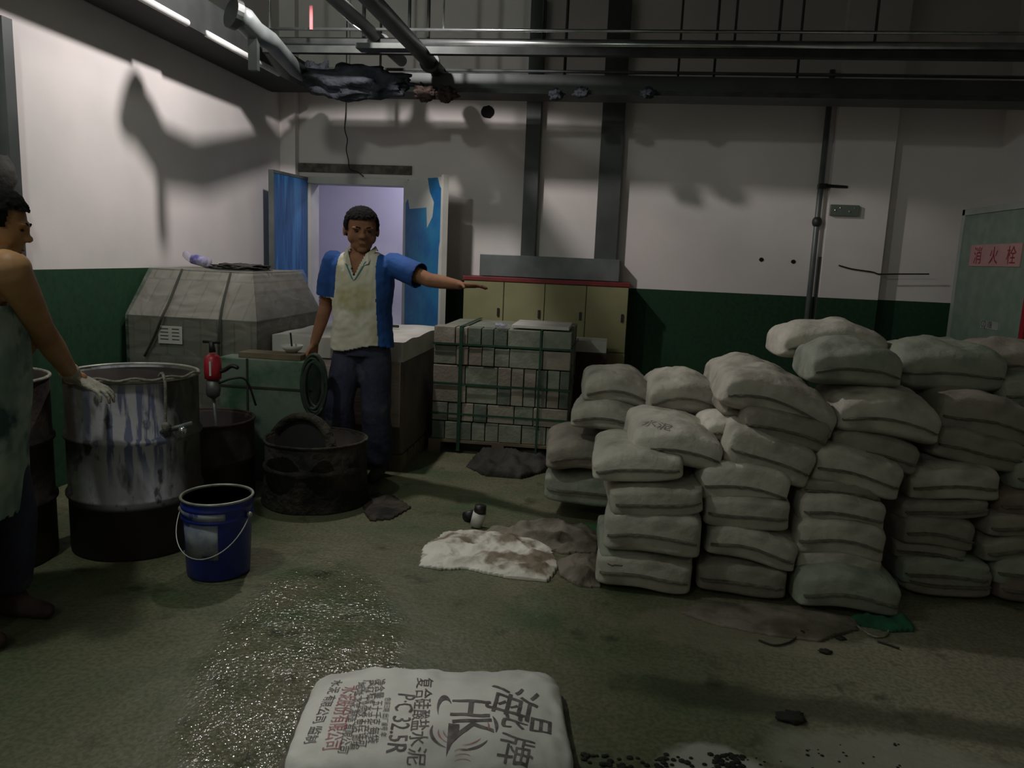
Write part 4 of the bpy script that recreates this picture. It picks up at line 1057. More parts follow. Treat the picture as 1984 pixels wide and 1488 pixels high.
# per stack: (x0, y0, x1, y1, tilt deg in the picture, front depth, length, thickness or None, material, droop)
STACKS = {
 'leftmost front stack': [
  (1150, 1118, 1350, 1180, 4, 3.24, .62, None, 0, .01), (1150, 1080, 1345, 1120, 3, 3.27, .6, None, 3, .005),
  (1168, 1005, 1372, 1080, 2, 3.22, .62, None, 0, .02), (1168, 948, 1362, 1010, -3, 3.24, .6, None, 0, .0),
  (1142, 858, 1332, 952, -3, 3.26, .58, .17, 1, .012), (1213, 800, 1405, 928, 9, 3.34, .6, .19, 1, .03)],
 'second front stack from the left': [
  (1352, 1125, 1540, 1180, 2, 3.28, .6, None, 2, .012), (1356, 1098, 1525, 1128, 0, 3.34, .6, None, 2, .0),
  (1372, 1032, 1562, 1100, 10, 3.28, .6, None, 0, .03), (1360, 975, 1540, 1032, 2, 3.3, .6, None, 0, .0),
  (1345, 905, 1535, 985, 8, 3.34, .6, None, 1, .03), (1404, 845, 1586, 942, 19, 3.38, .58, None, 0, .012),
  (1440, 800, 1622, 872, 14, 3.44, .58, None, 2, .02), (1400, 712, 1640, 835, 19, 3.5, .52, .21, 0, .05)],
 'middle front stack': [
  (1542, 1138, 1758, 1206, 6, 3.2, .62, None, 3, .035), (1545, 1080, 1724, 1136, 2, 3.3, .6, None, 0, .01),
  (1545, 1016, 1734, 1086, 5, 3.3, .6, None, 0, .03), (1552, 972, 1732, 1026, 5, 3.34, .6, None, 0, .02),
  (1550, 940, 1722, 976, 4, 3.4, .6, None, 2, .01), (1582, 882, 1768, 962, 12, 3.4, .6, None, 0, .02),
  (1612, 848, 1800, 915, 11, 3.5, .6, None, 2, .02), (1622, 752, 1842, 856, 9, 3.52, .56, .22, 0, .045),
  (1572, 668, 1764, 746, 4, 3.62, .5, .20, 3, .04)],
 'fourth stack from the left': [
  (1744, 1142, 1930, 1192, 2, 3.48, .6, None, 2, .0), (1744, 1094, 1932, 1143, 2, 3.48, .6, None, 3, .01),
  (1742, 1060, 1892, 1094, 4, 3.52, .6, None, 2, .01), (1742, 1010, 1897, 1066, 5, 3.5, .6, None, 2, .02),
  (1738, 974, 1926, 1014, -3, 3.52, .6, None, 2, .0), (1768, 912, 1956, 978, -3, 3.54, .6, None, 0, .015),
  (1806, 844, 2000, 916, 11, 3.6, .6, None, 2, .0), (1826, 774, 2020, 862, 12, 3.64, .6, None, 2, .02),
  (1742, 660, 1970, 768, 2, 3.84, .56, .24, 3, .02)],
 'rightmost stack': [
  (1928, 1150, 2110, 1198, 2, 3.5, .6, None, 4, .0), (1930, 1092, 2115, 1150, 3, 3.5, .6, None, 3, .01),
  (1896, 1044, 2080, 1094, -4, 3.52, .6, None, 2, .01), (1900, 1004, 2085, 1046, 0, 3.54, .6, None, 2, .01),
  (1928, 958, 2110, 1006, 0, 3.56, .6, None, 4, .01), (1962, 902, 2150, 958, 0, 3.58, .6, None, 3, .01),
  (1972, 844, 2160, 906, 4, 3.66, .6, None, 2, .01), (1985, 790, 2170, 850, 4, 3.7, .6, None, 2, .01),
  (1946, 738, 2130, 800, 0, 3.8, .56, None, 3, .01), (1905, 664, 2110, 742, 0, 4.0, .56, .2, 2, .01)],
 'shadowed rear stack beside the blocks': [
  (1052, 930, 1240, 985, 3, 4.1, .6, None, 3, .0), (1046, 828, 1222, 930, 3, 4.05, .58, .2, 2, .04),
  (1105, 762, 1262, 850, 2, 4.0, .56, .18, 0, .03), (1122, 718, 1264, 790, 8, 4.06, .56, .18, 0, .04)],
}
seed = 1
SACKS = {}
for sname, rows_ in STACKS.items():
    for k, (x0, y0, x1, y1, tilt, Yf, Lg, th, mi, dr) in enumerate(rows_):
        cx_, cy_ = (x0 + x1) / 2, (y0 + y1) / 2
        p = atY(cx_, cy_, Yf); wd = (atY(x1, cy_, Yf) - atY(x0, cy_, Yf)).length / math.cos(R(tilt - 2.4))
        hpx = (atY(cx_, y0, Yf) - atY(cx_, y1, Yf)).length
        sag = math.sin(abs(R(tilt - 2.4))) * wd
        tt = th if th else max(.085, (hpx - sag * .55) * 1.16 + .015)
        if th: p.z += 0
        if th: p = atY(cx_, y1 - (y1 - y0) * .42, Yf)
        rr = random.Random(seed * 13)
        M = Matrix.Translation(p + Vector((0, Lg / 2, 0))) @ Matrix.Rotation(R(rr.uniform(-5, 5)), 4, 'Z') @ Matrix.Rotation(R((tilt - 2.4)), 4, 'Y')
        top_ = k == len(rows_) - 1
        look = ['grey', 'pale', 'dusty', 'greenish grey', 'brownish'][mi]
        pos = ('topmost' if top_ else ORD[k] + (' from the floor' if k else ''))
        o = sack('cement_sack', wd * 1.02, Lg, tt, M, SACK[mi], seed, f'{look} cement sack, {pos} in the {sname}', group='stacked cement sacks', droop=dr, puff=.27 if not th else .40, amp=.08 if not th else .12, ex=4.2 if not th else 3.4)
        SACKS[(sname, k)] = o
        seed += 1
# loose sacks lying on the heap
EXTRA = [
 ((1505, 632, 1735, 690), 4, 4.05, .42, .20, 1, .05, 'pale cement sack lying highest at the back of the heap, behind the greenish one'),
 ((1246, 714, 1402, 815), 4, 3.95, .55, .22, 0, .05, 'rounded grey sack on top of the heap, next right of the shadowed rear stack'),
 ((1380, 690, 1560, 790), 10, 3.85, .50, .20, 0, .03, 'grey cement sack tucked behind the large tilted sack'),
 ((1398, 752, 1500, 835), 18, 3.62, .40, .13, 2, .02, 'dusty sack peeking out left under the large tilted sack'),
 ((1362, 806, 1440, 866), 8, 3.58, .40, .13, 1, .02, 'pale sack corner showing between the two left front stacks'),
 ((1250, 810, 1420, 905), 3, 4.0, .55, .2, 2, .0, 'dusty sack directly under the rounded grey one beside the shadowed rear stack'),
 ((1252, 900, 1420, 1000), 3, 3.95, .5, .22, 2, .0, 'dusty sack low behind the two left front stacks'),
 ((1600, 760, 1800, 850), 4, 4.15, .5, .22, 2, .0, 'dusty sack half hidden behind the middle of the heap'),
]
for (bx, tilt, Yf, Lg, th, mi, dr, lab) in EXTRA:
    x0, y0, x1, y1 = bx; cy_ = y1 - (y1 - y0) * .42; p = atY((x0 + x1) / 2, cy_, Yf)
    wd = (atY(x1, cy_, Yf) - atY(x0, cy_, Yf)).length
    M = Matrix.Translation(p + Vector((0, Lg / 2, 0))) @ Matrix.Rotation(R(3), 4, 'Z') @ Matrix.Rotation(R(tilt - 2.4), 4, 'Y')
    sack('cement_sack', wd, Lg, th, M, SACK[mi], seed, lab, droop=dr, puff=.46, amp=.12); seed += 1
# ---- printed sack in the foreground
ZT = .29
pl0 = atZ(605, 1312, ZT); pr0 = atZ(1078, 1318, ZT)
Wf = (pr0 - pl0).length; ctr = (pl0 + pr0) / 2 + Vector((0, .035, 0))
ang = math.atan2(pr0.y - pl0.y, pr0.x - pl0.x)
Lf = .47
cxy = ctr + Vector((math.sin(ang), -math.cos(ang), 0)) * (Lf / 2 - .025)
# its seams are on the short ends: build with length along local X by rotating 90 degrees
M = Matrix.Translation((cxy.x, cxy.y, .232)) @ Matrix.Rotation(ang + PI / 2, 4, 'Z')
top_sack = sack('cement_sack', Lf, Wf + .05, .165, M, 'sack_front', 91, 'white cement sack with dark and red print, nearest the camera', puff=.40, amp=.10, nu=46, nv=56, corner=.03, ex=4.5)
M = Matrix.Translation((cxy.x - .035, cxy.y - .01, .078)) @ Matrix.Rotation(ang + PI / 2 + R(1.5), 4, 'Z')
sack('cement_sack', Lf + .02, Wf + .06, .165, M, SACK[0], 92, 'grey cement sack directly under the printed white sack in front', puff=.34, amp=.05, ex=4.5)
# print draped on the upper face
tv = [top_sack.location + v.co for v in top_sack.data.vertices]
bvh = BVHTree.FromPolygons(tv, [tuple(p.vertices) for p in top_sack.data.polygons])
def hz_(x, y):
    h_ = bvh.ray_cast(Vector((x, y, 1.2)), Vector((0, 0, -1)))
    return h_[0].z if h_[0] is not None else None
def on_sack(px, py):
    d = ray(px, py); h_ = bvh.ray_cast(CAM, d.normalized())
    return h_[0] if h_[0] is not None else atZ(px, py, ZT)
def subdivide(vs_, fs, k):
    bm = bmesh.new(); bv = [bm.verts.new(v) for v in vs_]
    for f in fs:
        try: bm.faces.new([bv[i] for i in f])
        except ValueError: pass
    bmesh.ops.triangulate(bm, faces=bm.faces[:])
    for _ in range(3):
        es = [e for e in bm.edges if e.calc_length() > k]
        if not es: break
        bmesh.ops.subdivide_edges(bm, edges=es, cuts=1, use_grid_fill=False)
        bmesh.ops.triangulate(bm, faces=bm.faces[:])
    bm.verts.ensure_lookup_table(); bm.verts.index_update()
    o = [v.co.copy() for v in bm.verts], [tuple(v.index for v in f.verts) for f in bm.faces]; bm.free(); return o
def drape(vs2, fs, off=.0015):
    """plan positions -> points on the sack"""
    vs2, fs = subdivide([Vector((p.x, p.y, 0)) for p in vs2], fs, .012)
    out = []; last = ZT
    for p in vs2:
        z = hz_(p.x, p.y)
        if z is None: z = last
        last = z; out.append(Vector((p.x, p.y, z + off)))
    return out, fs
def print_line(mb, s, pa, pb, k=1.0, slant=0):
    A = on_sack(*pa); B = on_sack(*pb); d = Vector((B.x - A.x, B.y - A.y, 0)); Ld = d.length; d.normalize(); up = Vector((-d.y, d.x, 0))
    vs_, fs = text_mesh(s, 1.0)
    if not vs_: return
    x0_ = min(v.x for v in vs_); x1_ = max(v.x for v in vs_); y0_ = min(v.y for v in vs_); y1_ = max(v.y for v in vs_)
    sc = Ld / (x1_ - x0_); sy = sc * k
    q = [Vector((A.x, A.y, 0)) + d * ((v.x - x0_) * sc) + up * ((v.y - (y0_ + y1_) / 2) * sy) for v in vs_]
    mb.add(*drape(q, fs))
mb = MB()
print_line(mb, '海', (1000, 1334), (986, 1386), 1.0)
print_line(mb, '昆', (1022, 1386), (1018, 1418), 1.5)
print_line(mb, '牌', (1006, 1428), (994, 1486), 1.0)
mb.build('brush_lettering', 'print_dark', top_sack, label='large dark brush characters')
mb = MB()
print_line(mb, 'H', (914, 1356), (910, 1388), 1.25)
print_line(mb, 'K', (914, 1394), (918, 1434), 1.1)
mb.build('monogram', 'print_dark', top_sack, label='dark monogram letters')
def arc_strip(cpx, cpy, rpx, a0, a1, wpx, n=14, ry=1.0):
    vs_ = []; fs = []
    for i in range(n + 1):
        a = R(a0 + (a1 - a0) * i / n); w0 = wpx * math.sin(PI * (i + .6) / (n + 1.2))
        for q in (rpx - w0 / 2, rpx + w0 / 2):
            p = on_sack(cpx + q * math.cos(a), cpy + q * ry * math.sin(a)); vs_.append(Vector((p.x, p.y, 0)))
    for i in range(n): fs.append((2 * i, 2 * i + 1, 2 * i + 3, 2 * i + 2))
    return drape(vs_, fs)
for a_ in ((893, 1418, 58, 120, 200, 7, 14, .62), (893, 1418, 58, 28, 92, 7, 14, .62), (896, 1410, 66, -28, 12, 7, 14, .7), (862, 1376, 14, 160, 330, 6, 14, 1.7)):
    mb = MB().add(*arc_strip(*a_)); mb.build('emblem_stroke', 'print_dark', top_sack, label='dark curved stroke of the emblem')
mb = MB()
A = [(869, 1402), (890, 1404), (888, 1428), (876, 1440), (864, 1467)]
vs_ = [on_sack(*p) for p in A]; mb.add(*drape(vs_, [(0, 1, 2, 3, 4)]))
mb.build('emblem_wedge', 'print_dark', top_sack, label='dark pointed wedge of the emblem')
for a_ in ((893, 1418, 44, 125, 190, 3, 14, .6), (893, 1418, 44, 30, 88, 3, 14, .6), (893, 1416, 34, 130, 180, 3, 14, .6), (897, 1410, 50, -20, 10, 3, 14, .7), (896, 1458, 16, 190, 350, 3, 14, .4), (896, 1468, 16, 190, 350, 3, 14, .4), (896, 1478, 16, 190, 350, 3, 14, .4)):
    mb = MB().add(*arc_strip(*a_)); mb.build('emblem_ring', 'print_red', top_sack, label='faint red emblem line')
mb = MB()
mb = MB(); print_line(mb, '复合硅酸盐水泥', (824, 1314), (806, 1484), 1.05); mb.build('product_name', 'print_dark', top_sack, label='line of dark characters')
mb = MB(); print_line(mb, 'P·C 32.5R', (788, 1346), (766, 1462), 1.15); mb.build('grade_mark', 'print_dark', top_sack, label='dark grade mark')
for s, pa, pb in (('包装日期 出厂编号 年', (752, 1352), (742, 1428)), ('净含量 五十千克 每袋', (738, 1316), (722, 1440)), ('执行标准 水泥 生产许可', (724, 1318), (700, 1448)),
                  ('厂址 工业园区 电话 邮编', (712, 1318), (686, 1452)), ('地址 水泥 制造 有限公司', (700, 1322), (664, 1460)), ('水泥 有限公司 监制', (655, 1318), (600, 1440))):
    mb = MB(); print_line(mb, s, pa, pb, 1.05); mb.build('small_print', 'print_dark', top_sack, label='row of small dark characters')
mb = MB(); print_line(mb, '水泥股份有限公司', (680, 1330), (642, 1452), 1.5); mb.build('red_print', 'print_red', top_sack, label='line of red characters')
mb = MB(); print_line(mb, '▮▮▮', (690, 1328), (632, 1456), .0001 + .5) if False else None
# faint print on a few heap sacks
for key, s, (pa, pb) in ((('leftmost front stack', 5), '水泥', ((1245, 822), (1300, 832))),):
    o = SACKS[key]; tv2 = [o.location + v.co for v in o.data.vertices]
    b2 = BVHTree.FromPolygons(tv2, [tuple(p.vertices) for p in o.data.polygons])
    vs_, fs = text_mesh(s, 1.0); x0_ = min(v.x for v in vs_); x1_ = max(v.x for v in vs_)
    A = b2.ray_cast(CAM, ray(*pa).normalized())[0]; B = b2.ray_cast(CAM, ray(*pb).normalized())[0]
    if A is not None and B is not None:
        d = (B - A); d.z = 0; sc = d.length / (x1_ - x0_); d.normalize(); up = Vector((-d.y, d.x, 0))
        q = [Vector((A.x, A.y, 0)) + d * ((v.x - x0_) * sc) + up * (v.y * sc) for v in vs_]
        out = []
        for p in q:
            h_ = b2.ray_cast(Vector((p.x, p.y, 2)), Vector((0, 0, -1)))[0]; out.append(Vector((p.x, p.y, (h_.z if h_ else A.z) + .002)))
        MB().add(out, fs).build('faint_print', 'print_faint', o)

# ---- crumpled empty sacks and floor litter
def sheet(name, outline, m, label, seed, zamp=.05, z0=.004, n=46, cat='sack', fr=7.0, ridge=.6):
    """crumpled flat sack whose outline is given by floor points"""
    P = [Vector(p) for p in outline]; xs = [p.x for p in P]; ys = [p.y for p in P]
    def inside(x, y):
        c_ = False; j = len(P) - 1
        for i in range(len(P)):
            if (P[i].y > y) != (P[j].y > y) and x < (P[j].x - P[i].x) * (y - P[i].y) / (P[j].y - P[i].y) + P[i].x: c_ = not c_
            j = i
        return c_
    def edge_d(x, y):
        m_ = 9
        for i in range(len(P)):
            a = P[i]; b = P[(i + 1) % len(P)]; ab = Vector((b.x - a.x, b.y - a.y)); ap = Vector((x - a.x, y - a.y))
            t_ = max(0, min(1, ap.dot(ab) / max(ab.dot(ab), 1e-9))); m_ = min(m_, (ap - ab * t_).length)
        return m_
    nx = n; ny = n; dx = (max(xs) - min(xs)) / nx; dy = (max(ys) - min(ys)) / ny; V = {}; vs_ = []; fs = []
    so = Vector((seed * 5.3, seed * 2.9, 0))
    for j in range(ny + 1):
        for i in range(nx + 1):
            x = min(xs) + i * dx; y = min(ys) + j * dy
            if inside(x, y):
                e_ = min(1, edge_d(x, y) / .06)
                q = Vector((x, y, 0)) * fr + so
                h_ = zamp * (.35 + ridge * (1 - abs(noise.noise(q)) * 2.2) + .5 * noise.fractal(q * 1.8, 1, 2, 4))
                h_ = max(.004, h_) * (.25 + .75 * e_)
                V[(i, j)] = len(vs_); vs_.append(Vector((x + .006 * noise.noise(q * 2), y + .006 * noise.noise(q * 2 + Vector((3, 3, 3))), z0 + h_)))
    for j in range(ny):
        for i in range(nx):
            ks = [(i, j), (i + 1, j), (i + 1, j + 1), (i, j + 1)]
            if all(k in V for k in ks): fs.append(tuple(V[k] for k in ks))
    # close with a skirt to the floor
    from collections import Counter
    ec = Counter(); 
    for f in fs:
        for k in range(4): ec[tuple(sorted((f[k], f[(k + 1) % 4])))] += 1
    low = {}
    ext = []
    for f in fs:
        for k in range(4):
            a, b = f[k], f[(k + 1) % 4]
            if ec[tuple(sorted((a, b)))] == 1:
                for q in (a, b):
                    if q not in low: low[q] = len(vs_); vs_.append(Vector((vs_[q].x, vs_[q].y, .001)))
                ext.append((b, a, low[a], low[b]))
    mb = MB().add(vs_, fs + ext)
    return mb.build(name, m, smooth=True, label=label, cat=cat)
def fl(*pts): return [atZ(x, y, .0) for x, y in pts]
sheet('empty_sack', fl((812, 1098), (818, 1062), (860, 1034), (930, 1030), (1010, 1040), (1068, 1062), (1084, 1100), (1062, 1130), (980, 1122), (900, 1104), (850, 1106)), 'empty_sack', 'crumpled white empty sack lying on the floor left of the heap', 3, zamp=.034, n=80, fr=6.5)
sheet('empty_sack', fl((930, 1034), (990, 1016), (1080, 1010), (1160, 1030), (1160, 1075), (1090, 1075), (1020, 1052)), 'empty_grey', 'crumpled grey empty sack behind the white one on the floor', 5, zamp=.045, n=60, fr=6)
sheet('empty_sack', fl((1078, 1092), (1110, 1078), (1160, 1080), (1165, 1140), (1120, 1138), (1084, 1118)), 'empty_grey', 'grey empty sack squeezed between the white sack and the heap', 8, zamp=.05, n=50, fr=6)
sheet('empty_sack', fl((1312, 1188), (1350, 1170), (1460, 1172), (1560, 1178), (1660, 1196), (1668, 1222), (1590, 1246), (1480, 1232), (1380, 1212)), 'empty_grey', 'flattened grey empty sack on the floor in front of the heap', 11, zamp=.022, fr=5)
sheet('green_cloth', fl((1640, 1200), (1700, 1192), (1766, 1208), (1772, 1226), (1720, 1226), (1690, 1218), (1660, 1214)), 'green_cloth', 'dark green cloth sticking out under the middle front stack', 13, zamp=.05, n=34, cat='cloth')
sheet('plastic_sheet', fl((900, 905), (930, 880), (990, 868), (1060, 878), (1062, 915), (1010, 930), (940, 925)), 'debris', 'dark crumpled plastic sheet on the floor before the strapped blocks', 17, zamp=.075, n=40, cat='plastic', fr=5)
sheet('mud_heap', fl((700, 985), (725, 955), (770, 965), (800, 985), (760, 1008), (715, 1012)), 'drum_crust', 'small dark mud heap beside the crusted short drum', 19, zamp=.02, n=26, cat='mud')
# twine and scraps
path_pts = [(1470, 1240), (1500, 1250), (1530, 1244), (1552, 1228), (1566, 1232)]
MB().tube(smooth_pts([atZ(x, y, .006) for x, y in path_pts]), .004, 6).build('twine', 'rope_dark', smooth=True, label='dark twine on the floor in front of the flattened sack', cat='twine')
MB().tube(smooth_pts([atZ(x, y, .006) for x, y in ((1660, 1212), (1690, 1232), (1715, 1232), (1722, 1220))]), .004, 6).build('twine', 'rope_pale', smooth=True, label='pale twine curling beside the dark green cloth', cat='twine')
MB().tube(smooth_pts([atZ(x, y, .006) for x, y in ((1700, 1242), (1725, 1250), (1742, 1256))]), .004, 6).build('twine', 'rope_dark', smooth=True, label='short dark twine below the dark green cloth', cat='twine')
for i, (x, y, s_) in enumerate([(1556, 1226, .02), (1598, 1262, .016), (1628, 1236, .014), (1532, 1392, .03)]):
    p = atZ(x, y, .005)
    crumple('dirt_clod', (p.x, p.y, s_ * .3), (s_ * 1.5, s_ * 1.1, s_ * .45), 'crumb', ['dark clod at the end of the dark twine', 'dark clod in front of the flattened sack', 'small dark clod left of the green cloth twine', 'larger dark clod alone on the near right floor'][i], 'clod', 40 + i, amp=.5, n=16, mm=10, flat=.001)
# gritty crumbs near the bottom edge
mb = MB(); rg = random.Random(5)
for k in range(150):
    x = rg.choice([rg.uniform(1118, 1330), rg.uniform(1380, 1440), rg.uniform(1330, 1760)]); y = rg.uniform(1462, 1500) if x < 1440 else rg.uniform(1440, 1500)
    p = atZ(x, y, 0); s_ = rg.uniform(.003, .008) * (1.2 if x < 1440 else .6)
    mb.ball((p.x, p.y, s_ * .4), (s_ * 1.3, s_, s_ * .6), n=7, m=5)
mb.build('gravel_crumbs', 'crumb', label='scattered dark crumbs on the floor at the bottom edge', cat='gravel', kind='stuff')
# small can and black tube by the white empty sack
p = atZ(925, 1022, 0)
t = thing('small_can', 'small battered white can with a black cap behind the white empty sack', 'can', (p.x, p.y, 0))
MB().tube([(-.01, 0, .01), (.01, 0, .085)], [.032, .036], 18).build('body', 'white_board', t, local=True, smooth=True)
MB().tube([(.01, 0, .085), (.014, 0, .125)], [.034, .03], 18).build('cap', 'black_plastic', t, local=True, smooth=True)
p = atZ(912, 1012, 0)
MB().tube([(p.x - .03, p.y, .03), (p.x + .02, p.y + .06, .03)], .028, 14).build('black_tube', 'black_plastic', smooth=True, label='short black tube lying left of the small white can', cat='tube')

# ================================================================== people
def finger(mb, base, d, nrm, lens, rads, curl):
    """a finger as a chain bending by curl (degrees per joint) about d x nrm"""
    p = Vector(base); d = Vector(d).normalized(); ax = d.cross(Vector(nrm)).normalized(); ch = [(p.copy(), rads[0])]
    for k, l_ in enumerate(lens):
        p = p + d * l_; ch.append((p.copy(), rads[k + 1])); d = (Matrix.Rotation(R(curl), 3, ax) @ d).normalized()
    mb.limb(ch, n=10)
def hand(mb, wrist, d, nrm, thumb_side, curl=14, s=1.0, spread=4, tcurl=10):
    """d: fingers' direction, nrm: towards the palm side, thumb_side: towards the thumb"""
    wrist = Vector(wrist); d = Vector(d).normalized(); nrm = Vector(nrm); nrm = (nrm - d * nrm.dot(d)).normalized()
    sd = d.cross(nrm).normalized()
    if sd.dot(Vector(thumb_side)) < 0: sd = -sd
    for k in range(4):                       # palm
        o = (1.5 - k) * .0195 * s
        mb.limb([(wrist + sd * o * .55 + d * .012 * s, .0165 * s), (wrist + sd * o + d * .088 * s, .0125 * s)], n=10)
    L_ = [(.042, .026, .02), (.046, .029, .021), (.043, .027, .02), (.033, .021, .018)]
    for k in range(4):
        o = (1.5 - k) * .0205 * s
        dd = d + sd * math.tan(R(spread * (1.5 - k)))
        finger(mb, wrist + sd * o + d * (.09 - (.006 if k in (0, 3) else 0)) * s, dd, nrm, [q * s for q in L_[k]], [.0095 * s, .0088 * s, .008 * s, .007 * s], curl * (1 + .12 * k))
    th = (d * .62 + sd * .78 + nrm * .15)
    finger(mb, wrist + sd * .02 * s + d * .025 * s, th, (nrm - sd * .5), [.036 * s, .032 * s, .026 * s], [.014 * s, .0115 * s, .0105 * s, .009 * s], tcurl)

def head(mb, c, M, s=1.0):
    """cranium, jaw, brow, nose, cheeks, ears; face towards local -y. c = centre of the skull"""
    def P(x, y, z): return Vector(c) + M @ (Vector((x, y, z)) * s)
    def B(x, y, z, r): mb.ball(P(x, y, z), tuple(q * s for q in r), M=M)
    B(0, .012, .022, (.078, .096, .092))
    B(0, -.022, -.02, (.068, .070, .085))
    B(0, -.035, -.072, (.052, .050, .042))
    B(0, -.068, -.098, (.026, .020, .018))
    B(.046, -.03, -.035, (.024, .045, .036)); B(-.046, -.03, -.035, (.024, .045, .036))
    B(.026, -.076, .022, (.030, .018, .011)); B(-.026, -.076, .022, (.030, .018, .011))
    B(0, -.086, .0, (.010, .013, .030)); B(0, -.098, -.022, (.015, .016, .013)); B(.013, -.088, -.026, (.009, .012, .009)); B(-.013, -.088, -.026, (.009, .012, .009))
    B(0, -.082, -.056, (.024, .012, .0075)); B(0, -.081, -.068, (.020, .012, .0085))
    B(.081, .014, -.008, (.009, .020, .032)); B(-.081, .014, -.008, (.009, .020, .032))
    mb.limb([(P(0, .02, -.05), .056 * s), (P(0, .035, -.13), .056 * s)])
def hair(c, M, s=1.0, thick=1.06, cut=-.0):
    mb = MB()
    def P(x, y, z): return Vector(c) + M @ (Vector((x, y, z)) * s)
    mb.ball(P(0, .014, .030), tuple(q * s * thick for q in (.082, .098, .094)), M=M, n=40, m=26)
    mb.ball(P(0, .03, -.01), tuple(q * s for q in (.082, .088, .085)), M=M, n=40, m=26)
    me = remesh(mb, .006, 2)
    inv = M.to_3x3().inverted()
    def face(p):
        q = inv @ (p - Vector(c)); q = q / s
        if q.y < -.012 and q.z < .066 + .10 * (q.y + .08) * -1 * .3: return not (abs(q.x) > .06 and q.z > -.0) if q.y > -.04 else True
        if q.z < -.04 - (.4 * (q.y - .05) if q.y > .05 else 0): return True
        if abs(q.x) > .05 and q.z < -.002 and q.y < .03: return True
        return False
    drop_faces(me, face)
    for v in me.vertices:
        v.co += (v.co - Vector(c)).normalized() * (.004 * s * (noise.noise(v.co * 70) + noise.noise(v.co * 160)) * 1.0)
    return me

def face_bits(t, c, M, s=1.0):
    def P(x, y, z): return Vector(c) + M @ (Vector((x, y, z)) * s)
    for sx in (1, -1):
        MB().ball(P(.029 * sx, -.0805, .003), (.013 * s, .007 * s, .0048 * s), M=M, n=14, m=8).build('eye', 'eye', t, smooth=True, local=True)
        q = MB().tube([P(.046 * sx, -.078, .022), P(.032 * sx, -.0885, .027), P(.014 * sx, -.090, .023)], [.003 * s, .0045 * s, .0035 * s], 8)
        q.build('eyebrow', 'hair', t, smooth=True, local=True)
    MB().ball(P(0, -.0905, -.0625), (.019 * s, .005 * s, .0035 * s), M=M, n=16, m=8).build('mouth', 'lip', t, smooth=True, local=True)

# ---- standing man who points
mx_ = atY(700, 800, 4.66)
t = thing('person', 'man in a white and blue polo shirt pointing to the right with one arm out', 'person', (mx_.x, 4.66, 0))
HC = Vector((.0, -.03, 1.565)); MH = Matrix.Rotation(R(24), 3, 'Z') @ Matrix.Rotation(R(10), 3, 'X')
sk = MB(); MH = MH @ Matrix.Diagonal((1.12, 1, 1)); head(sk, HC, MH, 1.10)
sk.loft([((0, .0, 1.43), .07, .065, 0), ((0, .0, 1.40), .14, .085, 0), ((0, .0, 1.34), .19, .105, 0), ((0, -.005, 1.22), .175, .115, 0), ((0, 0, 1.08), .155, .108, 0), ((0, .005, .96), .16, .11, 0), ((0, .01, .86), .165, .11, 0)])
RS, RE, RW = Vector((-.195, .0, 1.365)), Vector((-.245, .03, 1.09)), Vector((-.285, -.06, .865))
LS, LE, LW = Vector((.195, .0, 1.365)), Vector((.44, -.09, 1.285)), Vector((.645, -.19, 1.268))
sk.limb([(RS, .056), ((RS + RE) / 2, .05), (RE, .042), (RE * .6 + RW * .4, .040), (RW, .028)])
sk.limb([(LS, .056), ((LS + LE) / 2, .05), (LE, .043), (LE * .6 + LW * .4, .041), (LW, .028)])
hand(sk, RW, (-.10, -.12, -1), (.9, -.3, 0), (.1, -1, 0), curl=26)
hand(sk, LW, (.95, -.30, .02), (0, -.2, -1), (.3, -.95, .1), curl=9, spread=6)
HLr, KNr, ANr = Vector((-.085, .0, .88)), Vector((-.115, -.09, .48)), Vector((-.125, -.02, .09))
HLl, KNl, ANl = Vector((.085, .0, .88)), Vector((.105, -.03, .47)), Vector((.105, .04, .09))
for h_, k_, a_ in ((HLr, KNr, ANr), (HLl, KNl, ANl)):
    sk.limb([(h_, .075), ((h_ + k_) / 2, .066), (k_, .05), (k_ * .65 + a_ * .35, .05), (a_, .034)])
me = remesh(sk, .0055, 3)
body = put('body', me, 'skin', t)
put('hair', hair(HC, MH, 1.10), 'hair', t)
face_bits(t, HC, MH, 1.10)
# polo shirt
sh = MB()
sh.loft([((0, .005, 1.445), .075, .075, 0), ((0, .0, 1.41), .145, .10, 0), ((0, 0, 1.35), .205, .12, 0), ((0, -.005, 1.24), .198, .132, 0), ((0, -.01, 1.10), .186, .130, 0), ((.0, -.005, .96), .190, .130, 0), ((.005, .0, .86), .198, .136, 0), ((.005, .0, .82), .205, .140, 0)])
sh.limb([(RS + Vector((.01, 0, 0)), .074), (RS * .45 + RE * .55, .073), (RS * .28 + RE * .72, .075)])
sh.limb([(LS, .076), (LS * .5 + LE * .5, .076), (LS * .3 + LE * .7, .080)])
me = remesh(sh, .007, 4)
rdir = (RE - RS).normalized(); rcut = RS * .28 + RE * .72 + rdir * .01
ldir = (LE - LS).normalized(); lcut = LS * .3 + LE * .7 + ldir * .01
def kill(p):
    if p.z < .85 + .02 * math.sin(p.x * 14): return True
    if p.x < -.15 and (p - rcut).dot(rdir) > 0 and (p - rcut).length < .12: return True
    if p.x > .2 and (p - lcut).dot(ldir) > 0 and (p - lcut).length < .14: return True
    if p.z > 1.435: return True
    if p.y < 0 and p.z > 1.285 and abs(p.x + .01) < (p.z - 1.285) * .42: return True
    return False
drop_faces(me, kill)
for v in me.vertices:                           # cloth folds, strongest towards the raised arm and the hem
    p = v.co; k = .010 * noise.noise(Vector((p.x * 9 + p.z * 7, p.y * 5, p.z * 4 - p.x * 6))) + .004 * noise.noise(p * 30)
    n_ = Vector((p.x, p.y, 0)).normalized(); v.co += n_ * k
